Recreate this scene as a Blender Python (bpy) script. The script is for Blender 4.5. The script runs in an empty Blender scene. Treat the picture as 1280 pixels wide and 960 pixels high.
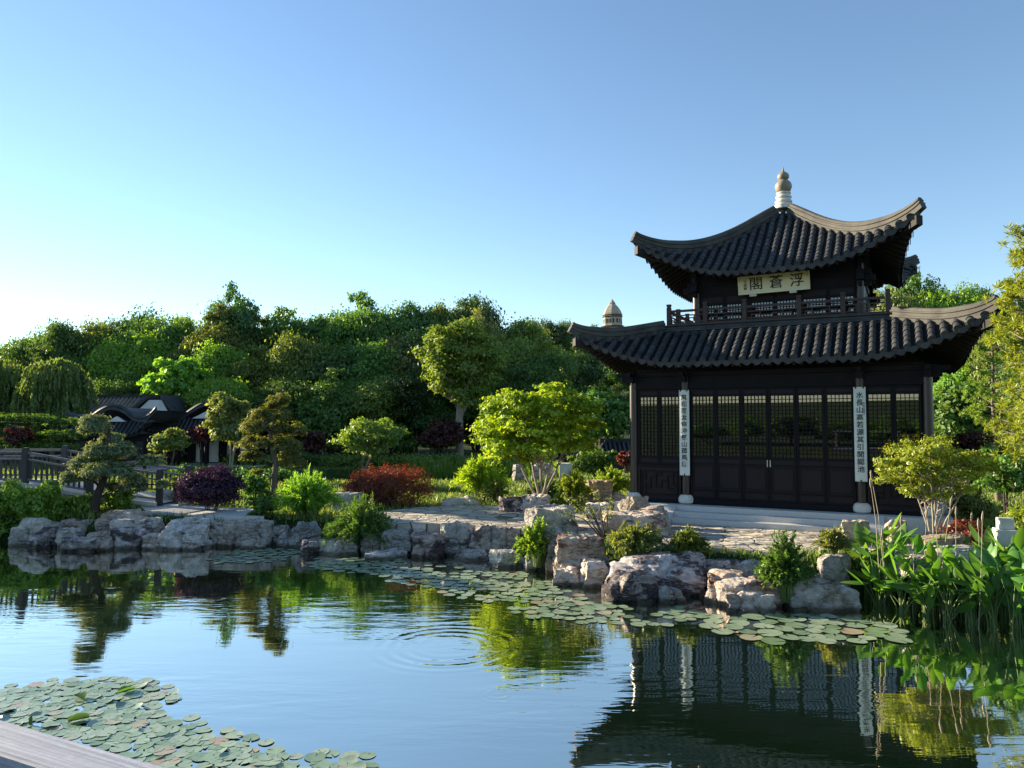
import bpy, math, random
import numpy as np
from mathutils import Vector, Matrix, noise as mnoise

SC = bpy.context.scene
COL = SC.collection
R = math.radians
HC = 3.87            # eye height above the pond
F = 934.3            # focal length in pixels of a 1280 px wide picture
PITCH = R(2.651)

# ---------------------------------------------------------------- camera
cam = bpy.data.cameras.new('camera')
cam.sensor_width = 36.0
cam.lens = F / 1280.0 * 36.0
cam.clip_start = 0.05
cam.clip_end = 3000
co = bpy.data.objects.new('camera', cam)
COL.objects.link(co)
co.location = (0, 0, HC)
co.rotation_euler = (R(90) + PITCH, 0, 0)
SC.camera = co

# ---------------------------------------------------------------- sky, sun, exposure
SUN_AZ = 61.0        # degrees to the left of straight ahead
SUN_EL = 15.0
world = bpy.data.worlds.new('World')
SC.world = world
world.use_nodes = True
wn = world.node_tree
bg = wn.nodes['Background']
sky = wn.nodes.new('ShaderNodeTexSky')
sky.sky_type = 'NISHITA'
sky.sun_disc = False
sky.sun_elevation = R(SUN_EL)
sky.sun_rotation = R(-SUN_AZ)
sky.air_density = 1.0
sky.dust_density = 0.0
sky.ozone_density = 2.4
wn.links.new(sky.outputs[0], bg.inputs[0])
bg.inputs[1].default_value = 0.078
sun = bpy.data.lights.new('sun', 'SUN')
sun.energy = 5.0
sun.angle = R(0.5)
sun.color = (1.0, 0.84, 0.60)
so = bpy.data.objects.new('sun', sun)
COL.objects.link(so)
sd = Vector((-math.sin(R(SUN_AZ)) * math.cos(R(SUN_EL)), math.cos(R(SUN_AZ)) * math.cos(R(SUN_EL)), math.sin(R(SUN_EL))))
so.rotation_euler = sd.to_track_quat('Z', 'Y').to_euler()
so.location = (-40, 30, 40)
SC.view_settings.view_transform = 'Standard'
SC.view_settings.look = 'None'
SC.view_settings.gamma = 1
SC.view_settings.exposure = 1.67
SC.view_settings.use_curve_mapping = False
SC.cycles.max_bounces = 6
SC.cycles.diffuse_bounces = 3
SC.cycles.glossy_bounces = 3
SC.cycles.transmission_bounces = 4
SC.cycles.transparent_max_bounces = 8
SC.cycles.caustics_reflective = False
SC.cycles.caustics_refractive = False
SC.cycles.use_denoising = True

# ---------------------------------------------------------------- pixel helpers (1280x960 frame -> place in the world)
CP, SP = math.cos(PITCH), math.sin(PITCH)
def ray(px, py):
    a = (px - 640) / F
    b = (480 - py) / F
    return Vector((a, CP - b * SP, SP + b * CP))
def G(px, py, z=0.0):
    r = ray(px, py)
    t = (z - HC) / r.z
    return Vector((r.x * t, r.y * t, z))
def at(px, py, D):
    r = ray(px, py)
    t = D / r.y
    return Vector((r.x * t, D, HC + r.z * t))
def wpx(n, D):
    return n / F * D

# ---------------------------------------------------------------- object helpers
def tag(o, label=None, cat=None, group=None, kind=None):
    if label: o['label'] = label
    if cat: o['category'] = cat
    if group: o['group'] = group
    if kind: o['kind'] = kind
    return o
def thing(name, label, cat, loc=(0, 0, 0), rz=0.0, group=None):
    o = bpy.data.objects.new(name, None)
    o.empty_display_size = 0.2
    COL.objects.link(o)
    o.location = loc
    o.rotation_euler = (0, 0, rz)
    return tag(o, label, cat, group)
KIDS = {}
def link(o, parent=None):
    COL.objects.link(o)
    if parent is not None:
        o.parent = parent
        KIDS.setdefault(parent.name, []).append(o)
    return o
def dup(root, loc, rz=0.0, scale=(1, 1, 1), label=None, group=None):
    r = root.copy()
    COL.objects.link(r)
    r.location = loc
    r.rotation_euler = (0, 0, rz)
    r.scale = scale
    if label: r['label'] = label
    if group: r['group'] = group
    for ch in KIDS.get(root.name, []):
        c = ch.copy()
        COL.objects.link(c)
        c.parent = r
        for g in KIDS.get(ch.name, []):
            d = g.copy()
            COL.objects.link(d)
            d.parent = c
    return r

class MB:
    """collects polygons for ONE mesh object"""
    def __init__(self, M=None):
        self.v, self.f, self.M = [], [], M
    def add(self, vs, fs):
        n = len(self.v)
        if self.M is not None:
            vs = [self.M @ Vector(p) for p in vs]
        self.v += [tuple(p) for p in vs]
        self.f += [tuple(i + n for i in f) for f in fs]
    def box(self, x0, x1, y0, y1, z0, z1, T=None):
        vs = [Vector(p) for p in ((x0, y0, z0), (x1, y0, z0), (x1, y1, z0), (x0, y1, z0), (x0, y0, z1), (x1, y0, z1), (x1, y1, z1), (x0, y1, z1))]
        if T is not None: vs = [T @ p for p in vs]
        self.add(vs, [(3, 2, 1, 0), (4, 5, 6, 7), (0, 1, 5, 4), (1, 2, 6, 5), (2, 3, 7, 6), (3, 0, 4, 7)])
        return self
    def beam(self, a, b, w, h, up=(0, 0, 1)):
        a, b, up = Vector(a), Vector(b), Vector(up)
        d = (b - a)
        L = d.length
        d.normalize()
        s = d.cross(up).normalized()
        u = s.cross(d).normalized()
        T = Matrix((( d.x, s.x, u.x, a.x), (d.y, s.y, u.y, a.y), (d.z, s.z, u.z, a.z), (0, 0, 0, 1)))
        return self.box(0, L, -w / 2, w / 2, -h / 2, h / 2, T)
    def tube(self, pts, rad, n=8, cap=True):
        pts = [Vector(p) for p in pts]
        if not hasattr(rad, '__len__'): rad = [rad] * len(pts)
        vs, fs = [], []
        prev = None
        for i, p in enumerate(pts):
            d = (pts[min(i + 1, len(pts) - 1)] - pts[max(i - 1, 0)])
            if d.length < 1e-9: d = Vector((0, 0, 1))
            d.normalize()
            if prev is None:
                ref = Vector((1, 0, 0)) if abs(d.x) < 0.9 else Vector((0, 1, 0))
                s = d.cross(ref).normalized()
            else:
                s = (prev - d * prev.dot(d)).normalized()
            prev = s
            t = d.cross(s)
            for k in range(n):
                a = 2 * math.pi * k / n
                vs.append(p + (s * math.cos(a) + t * math.sin(a)) * rad[i])
        for i in range(len(pts) - 1):
            for k in range(n):
                fs.append((i * n + k, i * n + (k + 1) % n, (i + 1) * n + (k + 1) % n, (i + 1) * n + k))
        if cap:
            fs.append(tuple(range(n - 1, -1, -1)))
            m = (len(pts) - 1) * n
            fs.append(tuple(range(m, m + n)))
        self.add(vs, fs)
        return self
    def lathe(self, prof, c=(0, 0, 0), n=16):
        vs, fs = [], []
        for r, z in prof:
            for k in range(n):
                a = 2 * math.pi * (k + 0.5) / n
                vs.append((c[0] + r * math.cos(a), c[1] + r * math.sin(a), c[2] + z))
        for i in range(len(prof) - 1):
            for k in range(n):
                fs.append((i * n + k, i * n + (k + 1) % n, (i + 1) * n + (k + 1) % n, (i + 1) * n + k))
        fs.append(tuple(range(n - 1, -1, -1)))
        m = (len(prof) - 1) * n
        fs.append(tuple(range(m, m + n)))
        self.add(vs, fs)
        return self
    def prism(self, poly, z0, z1):
        n = len(poly)
        a = sum(poly[i][0] * poly[(i + 1) % n][1] - poly[(i + 1) % n][0] * poly[i][1] for i in range(n))
        if a < 0: poly = poly[::-1]
        self.add([(p[0], p[1], z0) for p in poly] + [(p[0], p[1], z1) for p in poly],
                 [tuple(range(n - 1, -1, -1)), tuple(range(n, 2 * n))] + [(i, (i + 1) % n, n + (i + 1) % n, n + i) for i in range(n)])
        return self
    def sweep(self, prof, frames, cap=True):
        """prof: (side, up) outline; frames: (origin, side vector, up vector)"""
        n = len(prof)
        vs, fs = [], []
        for o, s, u in frames:
            for a, b in prof:
                vs.append(o + s * a + u * b)
        for i in range(len(frames) - 1):
            for k in range(n):
                fs.append((i * n + k, i * n + (k + 1) % n, (i + 1) * n + (k + 1) % n, (i + 1) * n + k))
        if cap:
            fs.append(tuple(range(n - 1, -1, -1)))
            m = (len(frames) - 1) * n
            fs.append(tuple(range(m, m + n)))
        self.add(vs, fs)
        return self
    def grid(self, P, flip=False):
        """P: rows of points"""
        nr, nc = len(P), len(P[0])
        vs = [p for row in P for p in row]
        fs = []
        for i in range(nr - 1):
            for j in range(nc - 1):
                q = (i * nc + j, i * nc + j + 1, (i + 1) * nc + j + 1, (i + 1) * nc + j)
                fs.append(q[::-1] if flip else q)
        self.add(vs, fs)
        return self
    def build(self, name, mat, parent=None, smooth=False, angle=None):
        me = bpy.data.meshes.new(name)
        me.from_pydata(self.v, [], self.f)
        me.materials.append(mat)
        if smooth:
            me.polygons.foreach_set('use_smooth', [True] * len(me.polygons))
            if angle: me.set_sharp_from_angle(angle=R(angle))
        me.update()
        return link(bpy.data.objects.new(name, me), parent)

def quads(name, V, mat, parent=None):
    """V: (n,4,3) array of quads -> one mesh object"""
    n = len(V)
    me = bpy.data.meshes.new(name)
    me.vertices.add(n * 4)
    me.vertices.foreach_set('co', np.ascontiguousarray(V, dtype=np.float32).reshape(-1))
    me.loops.add(n * 4)
    me.loops.foreach_set('vertex_index', np.arange(n * 4, dtype=np.int32))
    me.polygons.add(n)
    me.polygons.foreach_set('loop_start', np.arange(0, n * 4, 4, dtype=np.int32))
    me.polygons.foreach_set('loop_total', np.full(n, 4, dtype=np.int32))
    me.materials.append(mat)
    me.update()
    me.validate()
    return link(bpy.data.objects.new(name, me), parent)

# ---------------------------------------------------------------- materials
def nodes_of(name):
    m = bpy.data.materials.new(name)
    m.use_nodes = True
    nt = m.node_tree
    nt.nodes.clear()
    out = nt.nodes.new('ShaderNodeOutputMaterial')
    return m, nt, out
def nd(nt, t, **kw):
    n = nt.nodes.new(t)
    for k, v in kw.items(): setattr(n, k, v)
    return n
def rgb(c): return (c[0], c[1], c[2], 1)
def mixc(nt, fac, a, b, mode='MIX'):
    n = nd(nt, 'ShaderNodeMix', data_type='RGBA', blend_type=mode)
    for sock, val in ((n.inputs['Factor'], fac), (n.inputs[6], a), (n.inputs[7], b)):
        if isinstance(val, bpy.types.NodeSocket): nt.links.new(val, sock)
        elif isinstance(val, (int, float)): sock.default_value = val
        else: sock.default_value = rgb(val)
    return n.outputs[2]
def math_(nt, op, a, b=None, c=None, clamp=False):
    n = nd(nt, 'ShaderNodeMath', operation=op, use_clamp=clamp)
    for i, val in enumerate((a, b, c)):
        if val is None: continue
        if isinstance(val, bpy.types.NodeSocket): nt.links.new(val, n.inputs[i])
        else: n.inputs[i].default_value = val
    return n.outputs[0]
def ramp(nt, fac, stops):
    n = nd(nt, 'ShaderNodeValToRGB')
    e = n.color_ramp.elements
    while len(e) < len(stops): e.new(0.5)
    for el, (p, c) in zip(e, stops):
        el.position = p
        el.color = rgb(c) if hasattr(c, '__len__') else (c, c, c, 1)
    nt.links.new(fac, n.inputs[0])
    return n.outputs[0]
def coords(nt, world=False, scale=(1, 1, 1), objrand=False):
    if world:
        src = nd(nt, 'ShaderNodeNewGeometry').outputs['Position']
    else:
        src = nd(nt, 'ShaderNodeTexCoord').outputs['Object']
    mp = nd(nt, 'ShaderNodeMapping')
    mp.inputs['Scale'].default_value = scale
    nt.links.new(src, mp.inputs['Vector'])
    if objrand:
        oi = nd(nt, 'ShaderNodeObjectInfo')
        cx = nd(nt, 'ShaderNodeCombineXYZ')
        for i in range(3): nt.links.new(math_(nt, 'MULTIPLY', oi.outputs['Random'], 37.0 + 11 * i), cx.inputs[i])
        nt.links.new(cx.outputs[0], mp.inputs['Location'])
    return mp.outputs[0]
def noise_(nt, vec, scale, detail=5, rough=0.55, dist=0.0):
    n = nd(nt, 'ShaderNodeTexNoise')
    n.inputs['Scale'].default_value = scale
    n.inputs['Detail'].default_value = detail
    n.inputs['Roughness'].default_value = rough
    n.inputs['Distortion'].default_value = dist
    nt.links.new(vec, n.inputs['Vector'])
    return n.outputs[0]
def pbsdf(nt, out, col, rough=0.7, spec=0.5, normal=None):
    b = nd(nt, 'ShaderNodeBsdfPrincipled')
    if isinstance(col, bpy.types.NodeSocket): nt.links.new(col, b.inputs['Base Color'])
    else: b.inputs['Base Color'].default_value = rgb(col)
    if isinstance(rough, bpy.types.NodeSocket): nt.links.new(rough, b.inputs['Roughness'])
    else: b.inputs['Roughness'].default_value = rough
    b.inputs['Specular IOR Level'].default_value = spec
    if normal is not None: nt.links.new(normal, b.inputs['Normal'])
    nt.links.new(b.outputs[0], out.inputs[0])
    return b
def bump_(nt, h, strength=0.5, dist=0.02):
    b = nd(nt, 'ShaderNodeBump')
    b.inputs['Strength'].default_value = strength
    b.inputs['Distance'].default_value = dist
    nt.links.new(h, b.inputs['Height'])
    return b.outputs[0]
def pm(name, c1, c2, scale=4, rough=0.7, bump=0.3, bscale=30, stretch=(1, 1, 1), spec=0.4, dist=0.01, world=False):
    """two-tone mottled surface"""
    m, nt, out = nodes_of(name)
    v = coords(nt, world, stretch, objrand=not world)
    n1 = noise_(nt, v, scale, 6)
    col = ramp(nt, n1, [(0.3, c1), (0.7, c2)])
    n2 = noise_(nt, v, bscale, 4)
    pbsdf(nt, out, col, rough, spec, bump_(nt, n2, bump, dist) if bump else None)
    return m
def leafmat(name, c1, c2, trans=0.45, c3=None, var=0.35, tcol=None):
    m, nt, out = nodes_of(name)
    geo = nd(nt, 'ShaderNodeNewGeometry')
    rnd = geo.outputs['Random Per Island']
    K = 1.8
    c1, c2, c3 = [None if c is None else tuple(min(x * K, 0.5) for x in c) for c in (c1, c2, c3)]
    stops = [(0.0, c1), (1.0, c2)] if c3 is None else [(0.0, c1), (0.6, c2), (1.0, c3)]
    col = ramp(nt, rnd, stops)
    oi = nd(nt, 'ShaderNodeObjectInfo')
    f = math_(nt, 'MULTIPLY_ADD', oi.outputs['Random'], 2 * var, 1 - var)
    hsv = nd(nt, 'ShaderNodeHueSaturation')
    nt.links.new(col, hsv.inputs['Color'])
    nt.links.new(f, hsv.inputs['Value'])
    nt.links.new(math_(nt, 'MULTIPLY_ADD', oi.outputs['Random'], 0.03, 0.485), hsv.inputs['Hue'])
    c = hsv.outputs[0]
    d = nd(nt, 'ShaderNodeBsdfDiffuse')
    t = nd(nt, 'ShaderNodeBsdfTranslucent')
    nt.links.new(c, d.inputs[0])
    tc = mixc(nt, 1.0, c, tcol or (1.6, 1.5, 0.55), 'MULTIPLY')
    nt.links.new(tc, t.inputs[0])
    mx = nd(nt, 'ShaderNodeMixShader')
    mx.inputs[0].default_value = trans
    nt.links.new(d.outputs[0], mx.inputs[1])
    nt.links.new(t.outputs[0], mx.inputs[2])
    g = nd(nt, 'ShaderNodeBsdfGlossy')
    g.inputs['Roughness'].default_value = 0.45
    g.inputs[0].default_value = (0.8, 0.85, 0.8, 1)
    m2 = nd(nt, 'ShaderNodeMixShader')
    m2.inputs[0].default_value = 0.035
    nt.links.new(mx.outputs[0], m2.inputs[1])
    nt.links.new(g.outputs[0], m2.inputs[2])
    nt.links.new(m2.outputs[0], out.inputs[0])
    return m

M = {}
M['dark_wood'] = pm('dark_lacquered_wood', (0.005, 0.0047, 0.0074), (0.0088, 0.0076, 0.0108), 3, 0.55, 0.12, 60, (1, 1, 0.15), 0.14, 0.004)
M['panel_wood'] = pm('dark_panel_wood', (0.0082, 0.006, 0.0092), (0.013, 0.0094, 0.0128), 3, 0.55, 0.12, 60, (1, 1, 0.15), 0.25, 0.004)
M['rail_wood'] = pm('red_brown_wood', (0.03, 0.016, 0.015), (0.046, 0.024, 0.021), 3, 0.5, 0.1, 60, (1, 1, 0.2), 0.4, 0.004)
M['column_wood'] = pm('brown_column_paint', (0.026, 0.018, 0.018), (0.042, 0.027, 0.025), 3, 0.35, 0.08, 50, (1, 1, 0.2), 0.5, 0.004)
M['under_wood'] = pm('dark_eave_wood', (0.008, 0.0065, 0.007), (0.015, 0.011, 0.011), 4, 0.7, 0.1, 60, (1, 1, 1), 0.3, 0.004)
M['tile'] = pm('grey_clay_tile', (0.016, 0.018, 0.021), (0.060, 0.063, 0.067), 2.3, 0.62, 0.5, 26, (1, 1, 1), 0.4, 0.012)
M['tile_pan'] = pm('dark_pan_tile', (0.006, 0.006, 0.007), (0.014, 0.014, 0.015), 3, 0.8, 0.4, 30, (1, 1, 1), 0.3, 0.01)
M['tile_brown'] = pm('weathered_brown_tile', (0.13, 0.11, 0.095), (0.28, 0.22, 0.175), 1.2, 0.8, 0.5, 20, (1, 1, 1), 0.3, 0.02)
M['ridge'] = pm('grey_ridge_plaster', (0.046, 0.045, 0.043), (0.10, 0.096, 0.086), 2.0, 0.8, 0.45, 18, (1, 1, 1), 0.3, 0.012)
M['white_stone'] = pm('pale_stone', (0.50, 0.49, 0.45), (0.66, 0.64, 0.59), 6, 0.7, 0.3, 40, (1, 1, 1), 0.3, 0.006)
M['brown_stone'] = pm('brown_finial_ceramic', (0.19, 0.16, 0.12), (0.28, 0.235, 0.17), 5, 0.55, 0.2, 30, (1, 1, 1), 0.4, 0.006)
M['granite'] = pm('grey_granite', (0.44, 0.44, 0.43), (0.60, 0.59, 0.57), 45, 0.75, 0.3, 90, (1, 1, 1), 0.35, 0.004)
M['plaster'] = pm('white_plaster', (0.58, 0.58, 0.57), (0.70, 0.69, 0.68), 2, 0.85, 0.1, 30)
M['old_wood'] = pm('weathered_grey_wood', (0.10, 0.10, 0.105), (0.20, 0.20, 0.21), 5, 0.75, 0.5, 24, (1, 1, 0.6), 0.35, 0.01)
M['fence_wood'] = pm('dark_weathered_wood', (0.035, 0.033, 0.034), (0.085, 0.08, 0.078), 4, 0.75, 0.4, 24, (1, 1, 0.2), 0.3, 0.01)
M['bark'] = pm('grey_brown_bark', (0.10, 0.08, 0.06), (0.20, 0.165, 0.13), 6, 0.9, 0.8, 16, (1, 1, 0.3), 0.2, 0.03)
M['bark_pale'] = pm('pale_bark', (0.22, 0.19, 0.145), (0.36, 0.31, 0.245), 7, 0.85, 0.6, 20, (1, 1, 0.3), 0.2, 0.02)
M['bark_dark'] = pm('dark_bark', (0.035, 0.028, 0.024), (0.075, 0.058, 0.048), 7, 0.9, 0.8, 20, (1, 1, 0.3), 0.2, 0.02)
M['cream'] = pm('cream_lacquer', (0.72, 0.65, 0.43), (0.80, 0.73, 0.52), 2, 0.5, 0.05, 30)
M['couplet'] = pm('white_lacquer', (0.62, 0.66, 0.62), (0.70, 0.73, 0.69), 2, 0.5, 0.05, 30)
M['ink'] = pm('black_ink', (0.008, 0.008, 0.008), (0.014, 0.013, 0.013), 5, 0.5, 0)
M['metal'] = pm('pale_metal', (0.5, 0.48, 0.42), (0.6, 0.57, 0.5), 8, 0.4, 0)
M['dark_floor'] = pm('dark_floor_brick', (0.05, 0.045, 0.042), (0.09, 0.08, 0.075), 4, 0.7, 0.2, 30)
M['tower_brick'] = pm('weathered_tower_brick', (0.25, 0.215, 0.175), (0.43, 0.38, 0.31), 0.5, 0.9, 0.5, 3, (1, 1, 1), 0.2, 0.2)
M['tower_dark'] = pm('dark_tower_eave', (0.10, 0.09, 0.078), (0.19, 0.165, 0.135), 0.7, 0.9, 0.4, 3, (1, 1, 1), 0.2, 0.1)
def grainmat(name, ang, c1, c2):
    m, nt, out = nodes_of(name)
    src = nd(nt, 'ShaderNodeTexCoord').outputs['Object']
    mp = nd(nt, 'ShaderNodeMapping', vector_type='TEXTURE')
    mp.inputs['Rotation'].default_value = (0, 0, ang)
    mp.inputs['Scale'].default_value = (1.0, 0.022, 0.05)
    nt.links.new(src, mp.inputs['Vector'])
    n1 = noise_(nt, mp.outputs[0], 2.2, 7, 0.65, 0.2)
    n2 = noise_(nt, src, 60, 5, 0.6)
    c = ramp(nt, n1, [(0.3, c1), (0.5, tuple((a + b) / 2 for a, b in zip(c1, c2))), (0.72, c2)])
    c = mixc(nt, 0.3, c, ramp(nt, n2, [(0.3, 0.5), (0.7, 1.3)]), 'MULTIPLY')
    pbsdf(nt, out, c, 0.7, 0.3, bump_(nt, n1, 0.6, 0.004))
    return m
# foliage
M['leaf_dark'] = leafmat('dark_green_leaf', (0.018, 0.042, 0.014), (0.048, 0.095, 0.026), 0.38)
M['leaf_mid'] = leafmat('mid_green_leaf', (0.028, 0.066, 0.014), (0.075, 0.13, 0.025), 0.42)
M['leaf_olive'] = leafmat('olive_green_leaf', (0.05, 0.082, 0.016), (0.125, 0.16, 0.032), 0.42)
M['leaf_camphor'] = leafmat('pale_olive_leaf', (0.062, 0.11, 0.018), (0.145, 0.20, 0.036), 0.5)
M['leaf_lime'] = leafmat('lime_green_leaf', (0.095, 0.155, 0.010), (0.215, 0.28, 0.022), 0.5, var=0.12)
M['leaf_bright'] = leafmat('bright_green_leaf', (0.065, 0.145, 0.018), (0.15, 0.24, 0.035), 0.5, var=0.15)
M['leaf_yellow'] = leafmat('yellow_green_leaf', (0.09, 0.13, 0.012), (0.19, 0.235, 0.028), 0.45, var=0.12)
M['leaf_gold'] = leafmat('golden_olive_leaf', (0.046, 0.078, 0.022), (0.12, 0.145, 0.042), 0.42, (0.16, 0.155, 0.058), var=0.12)
M['leaf_grey'] = leafmat('grey_green_needle', (0.05, 0.075, 0.04), (0.13, 0.16, 0.08), 0.3, (0.19, 0.20, 0.11), var=0.1)
M['leaf_red'] = leafmat('red_maple_leaf', (0.055, 0.02, 0.014), (0.105, 0.034, 0.02), 0.42, (0.15, 0.062, 0.028), 0.1, (1.6, 0.8, 0.5))
M['leaf_wine'] = leafmat('wine_red_leaf', (0.032, 0.012, 0.012), (0.07, 0.023, 0.019), 0.35, None, 0.1, (1.4, 0.7, 0.6))
M['leaf_purple'] = leafmat('dark_purple_leaf', (0.018, 0.009, 0.02), (0.05, 0.02, 0.042), 0.3, None, 0.08, (1.2, 0.8, 1.0))
M['leaf_willow'] = leafmat('willow_leaf', (0.06, 0.105, 0.03), (0.135, 0.185, 0.06), 0.45, None, 0.15)
M['leaf_canna'] = leafmat('broad_water_leaf', (0.035, 0.095, 0.018), (0.075, 0.165, 0.03), 0.5, None, 0.15, (1.6, 1.5, 0.5))
M['grass'] = leafmat('grass_blade', (0.03, 0.07, 0.014), (0.09, 0.14, 0.03), 0.4, (0.16, 0.15, 0.06), 0.1)
M['dry'] = pm('dry_stalk', (0.20, 0.17, 0.12), (0.33, 0.28, 0.2), 8, 0.85, 0)
M['green_stem'] = pm('green_stem', (0.09, 0.15, 0.04), (0.16, 0.22, 0.07), 8, 0.6, 0)

def rockmat(name, base, pale, stain, dark, dark_amt):
    m, nt, out = nodes_of(name)
    v = coords(nt, False, (1, 1, 1), True)
    n1 = noise_(nt, v, 1.6, 7, 0.6)
    c = ramp(nt, n1, [(0.3, base), (0.62, pale)])
    n2 = noise_(nt, v, 1.1, 5, 0.6, 0.6)
    f2 = ramp(nt, n2, [(0.56, 0.0), (0.68, 0.9)])
    c = mixc(nt, f2, c, stain)
    v3 = coords(nt, False, (1, 1, 2.2), True)
    n3 = noise_(nt, v3, 1.3, 8, 0.65, 0.4)
    f3 = ramp(nt, n3, [(0.62 - dark_amt, 0.0), (0.68 - dark_amt, 0.95)])
    c = mixc(nt, f3, c, dark)
    v4 = coords(nt, False, (1.0, 1.0, 5.0), True)
    n4 = noise_(nt, v4, 3.5, 6, 0.7, 1.2)
    f4 = ramp(nt, n4, [(0.60, 0.0), (0.66, 0.75)])
    c = mixc(nt, f4, c, (0.60, 0.55, 0.49))
    n5 = noise_(nt, v, 9.0, 8, 0.7)
    c = mixc(nt, 0.45, c, ramp(nt, n5, [(0.34, 0.2), (0.64, 1.3)]), 'MULTIPLY')
    v6 = coords(nt, False, (1.0, 1.0, 3.0), True)
    vv = nd(nt, 'ShaderNodeTexVoronoi', feature='DISTANCE_TO_EDGE')
    vv.inputs['Scale'].default_value = 3.2
    nt.links.new(v6, vv.inputs['Vector'])
    crack = ramp(nt, vv.outputs['Distance'], [(0.0, 0.0), (0.045, 1.0)])
    crack = math_(nt, 'MAXIMUM', crack, ramp(nt, n1, [(0.42, 0.0), (0.52, 1.0)]))
    c = mixc(nt, crack, mixc(nt, 1.0, c, (0.35, 0.3, 0.28), 'MULTIPLY'), c)
    h = math_(nt, 'ADD', noise_(nt, v6, 5.0, 9, 0.72), math_(nt, 'MULTIPLY', n4, 0.5))
    h = math_(nt, 'ADD', h, math_(nt, 'MULTIPLY', crack, 0.35))
    oi = nd(nt, 'ShaderNodeObjectInfo')
    hs = nd(nt, 'ShaderNodeHueSaturation')
    nt.links.new(c, hs.inputs['Color'])
    nt.links.new(math_(nt, 'MULTIPLY_ADD', oi.outputs['Random'], 0.7, 1.2), hs.inputs['Value'])
    nt.links.new(math_(nt, 'MULTIPLY_ADD', math_(nt, 'FRACT', math_(nt, 'MULTIPLY', oi.outputs['Random'], 7.3)), 0.55, 0.5), hs.inputs['Saturation'])
    gp = nd(nt, 'ShaderNodeNewGeometry')
    sx = nd(nt, 'ShaderNodeSeparateXYZ')
    nt.links.new(gp.outputs['Position'], sx.inputs[0])
    wz = math_(nt, 'ADD', sx.outputs['Z'], math_(nt, 'MULTIPLY_ADD', n3, 0.16, -0.08))
    wet = ramp(nt, wz, [(0.06, 1.0), (0.13, 0.0)])
    cw = mixc(nt, wet, hs.outputs[0], mixc(nt, 1.0, hs.outputs[0], (0.28, 0.27, 0.22), 'MULTIPLY'))
    pbsdf(nt, out, cw, math_(nt, 'MULTIPLY_ADD', wet, -0.45, 0.85), 0.3, bump_(nt, h, 1.0, 0.12))
    return m
M['rock_pale'] = rockmat('pale_garden_rock', (0.31, 0.245, 0.20), (0.54, 0.465, 0.40), (0.38, 0.235, 0.15), (0.10, 0.07, 0.065), 0.06)
M['rock_purple'] = rockmat('purple_faced_rock', (0.25, 0.18, 0.16), (0.47, 0.395, 0.355), (0.22, 0.13, 0.11), (0.06, 0.038, 0.044), 0.15)
M['rock_rust'] = rockmat('rust_stained_rock', (0.26, 0.19, 0.14), (0.47, 0.40, 0.33), (0.38, 0.185, 0.09), (0.14, 0.075, 0.06), 0.08)
M['rock_grey'] = rockmat('grey_garden_rock', (0.20, 0.185, 0.16), (0.42, 0.39, 0.34), (0.24, 0.19, 0.13), (0.09, 0.085, 0.08), 0.06)
M['rock_tan'] = rockmat('tan_garden_rock', (0.30, 0.235, 0.16), (0.40, 0.33, 0.24), (0.40, 0.27, 0.16), (0.22, 0.16, 0.11), 0.0)

def groundmat():
    m, nt, out = nodes_of('grassy_ground')
    v = coords(nt, True)
    n1 = noise_(nt, v, 0.35, 6)
    c = ramp(nt, n1, [(0.3, (0.022, 0.042, 0.012)), (0.55, (0.045, 0.075, 0.02)), (0.75, (0.085, 0.075, 0.04))])
    n2 = noise_(nt, v, 6, 8, 0.7)
    c = mixc(nt, 0.6, c, ramp(nt, n2, [(0.3, 0.4), (0.7, 1.3)]), 'MULTIPLY')
    pbsdf(nt, out, c, 0.95, 0.1, bump_(nt, n2, 0.9, 0.1))
    return m
M['ground'] = groundmat()
def pavingmat():
    m, nt, out = nodes_of('stone_paving')
    v = coords(nt, True, (1, 1, 1))
    mp = nd(nt, 'ShaderNodeMapping')
    mp.inputs['Rotation'].default_value = (0, 0, R(12))
    nt.links.new(v, mp.inputs[0])
    vo = nd(nt, 'ShaderNodeTexVoronoi', feature='DISTANCE_TO_EDGE')
    vo.inputs['Scale'].default_value = 1.7
    nt.links.new(mp.outputs[0], vo.inputs['Vector'])
    vc = nd(nt, 'ShaderNodeTexVoronoi')
    vc.inputs['Scale'].default_value = 1.7
    nt.links.new(mp.outputs[0], vc.inputs['Vector'])
    joint = ramp(nt, vo.outputs['Distance'], [(0.0, 0.0), (0.05, 1.0)])
    n1 = noise_(nt, v, 2.5, 8, 0.65)
    c = ramp(nt, n1, [(0.3, (0.40, 0.36, 0.30)), (0.7, (0.60, 0.55, 0.47))])
    bw = nd(nt, 'ShaderNodeSeparateColor')
    nt.links.new(vc.outputs['Color'], bw.inputs[0])
    c = mixc(nt, 0.5, c, ramp(nt, bw.outputs[0], [(0.0, 0.55), (1.0, 1.2)]), 'MULTIPLY')
    c = mixc(nt, joint, (0.09, 0.085, 0.06), c)
    big = noise_(nt, coords(nt, True, (0.9, 2.6, 1)), 1.1, 4, 0.6)
    h = math_(nt, 'ADD', math_(nt, 'MULTIPLY', joint, 0.25), math_(nt, 'MULTIPLY', big, 2.2))
    pbsdf(nt, out, c, 0.85, 0.2, bump_(nt, h, 1.0, 0.24))
    return m
M['paving'] = pavingmat()

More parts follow.
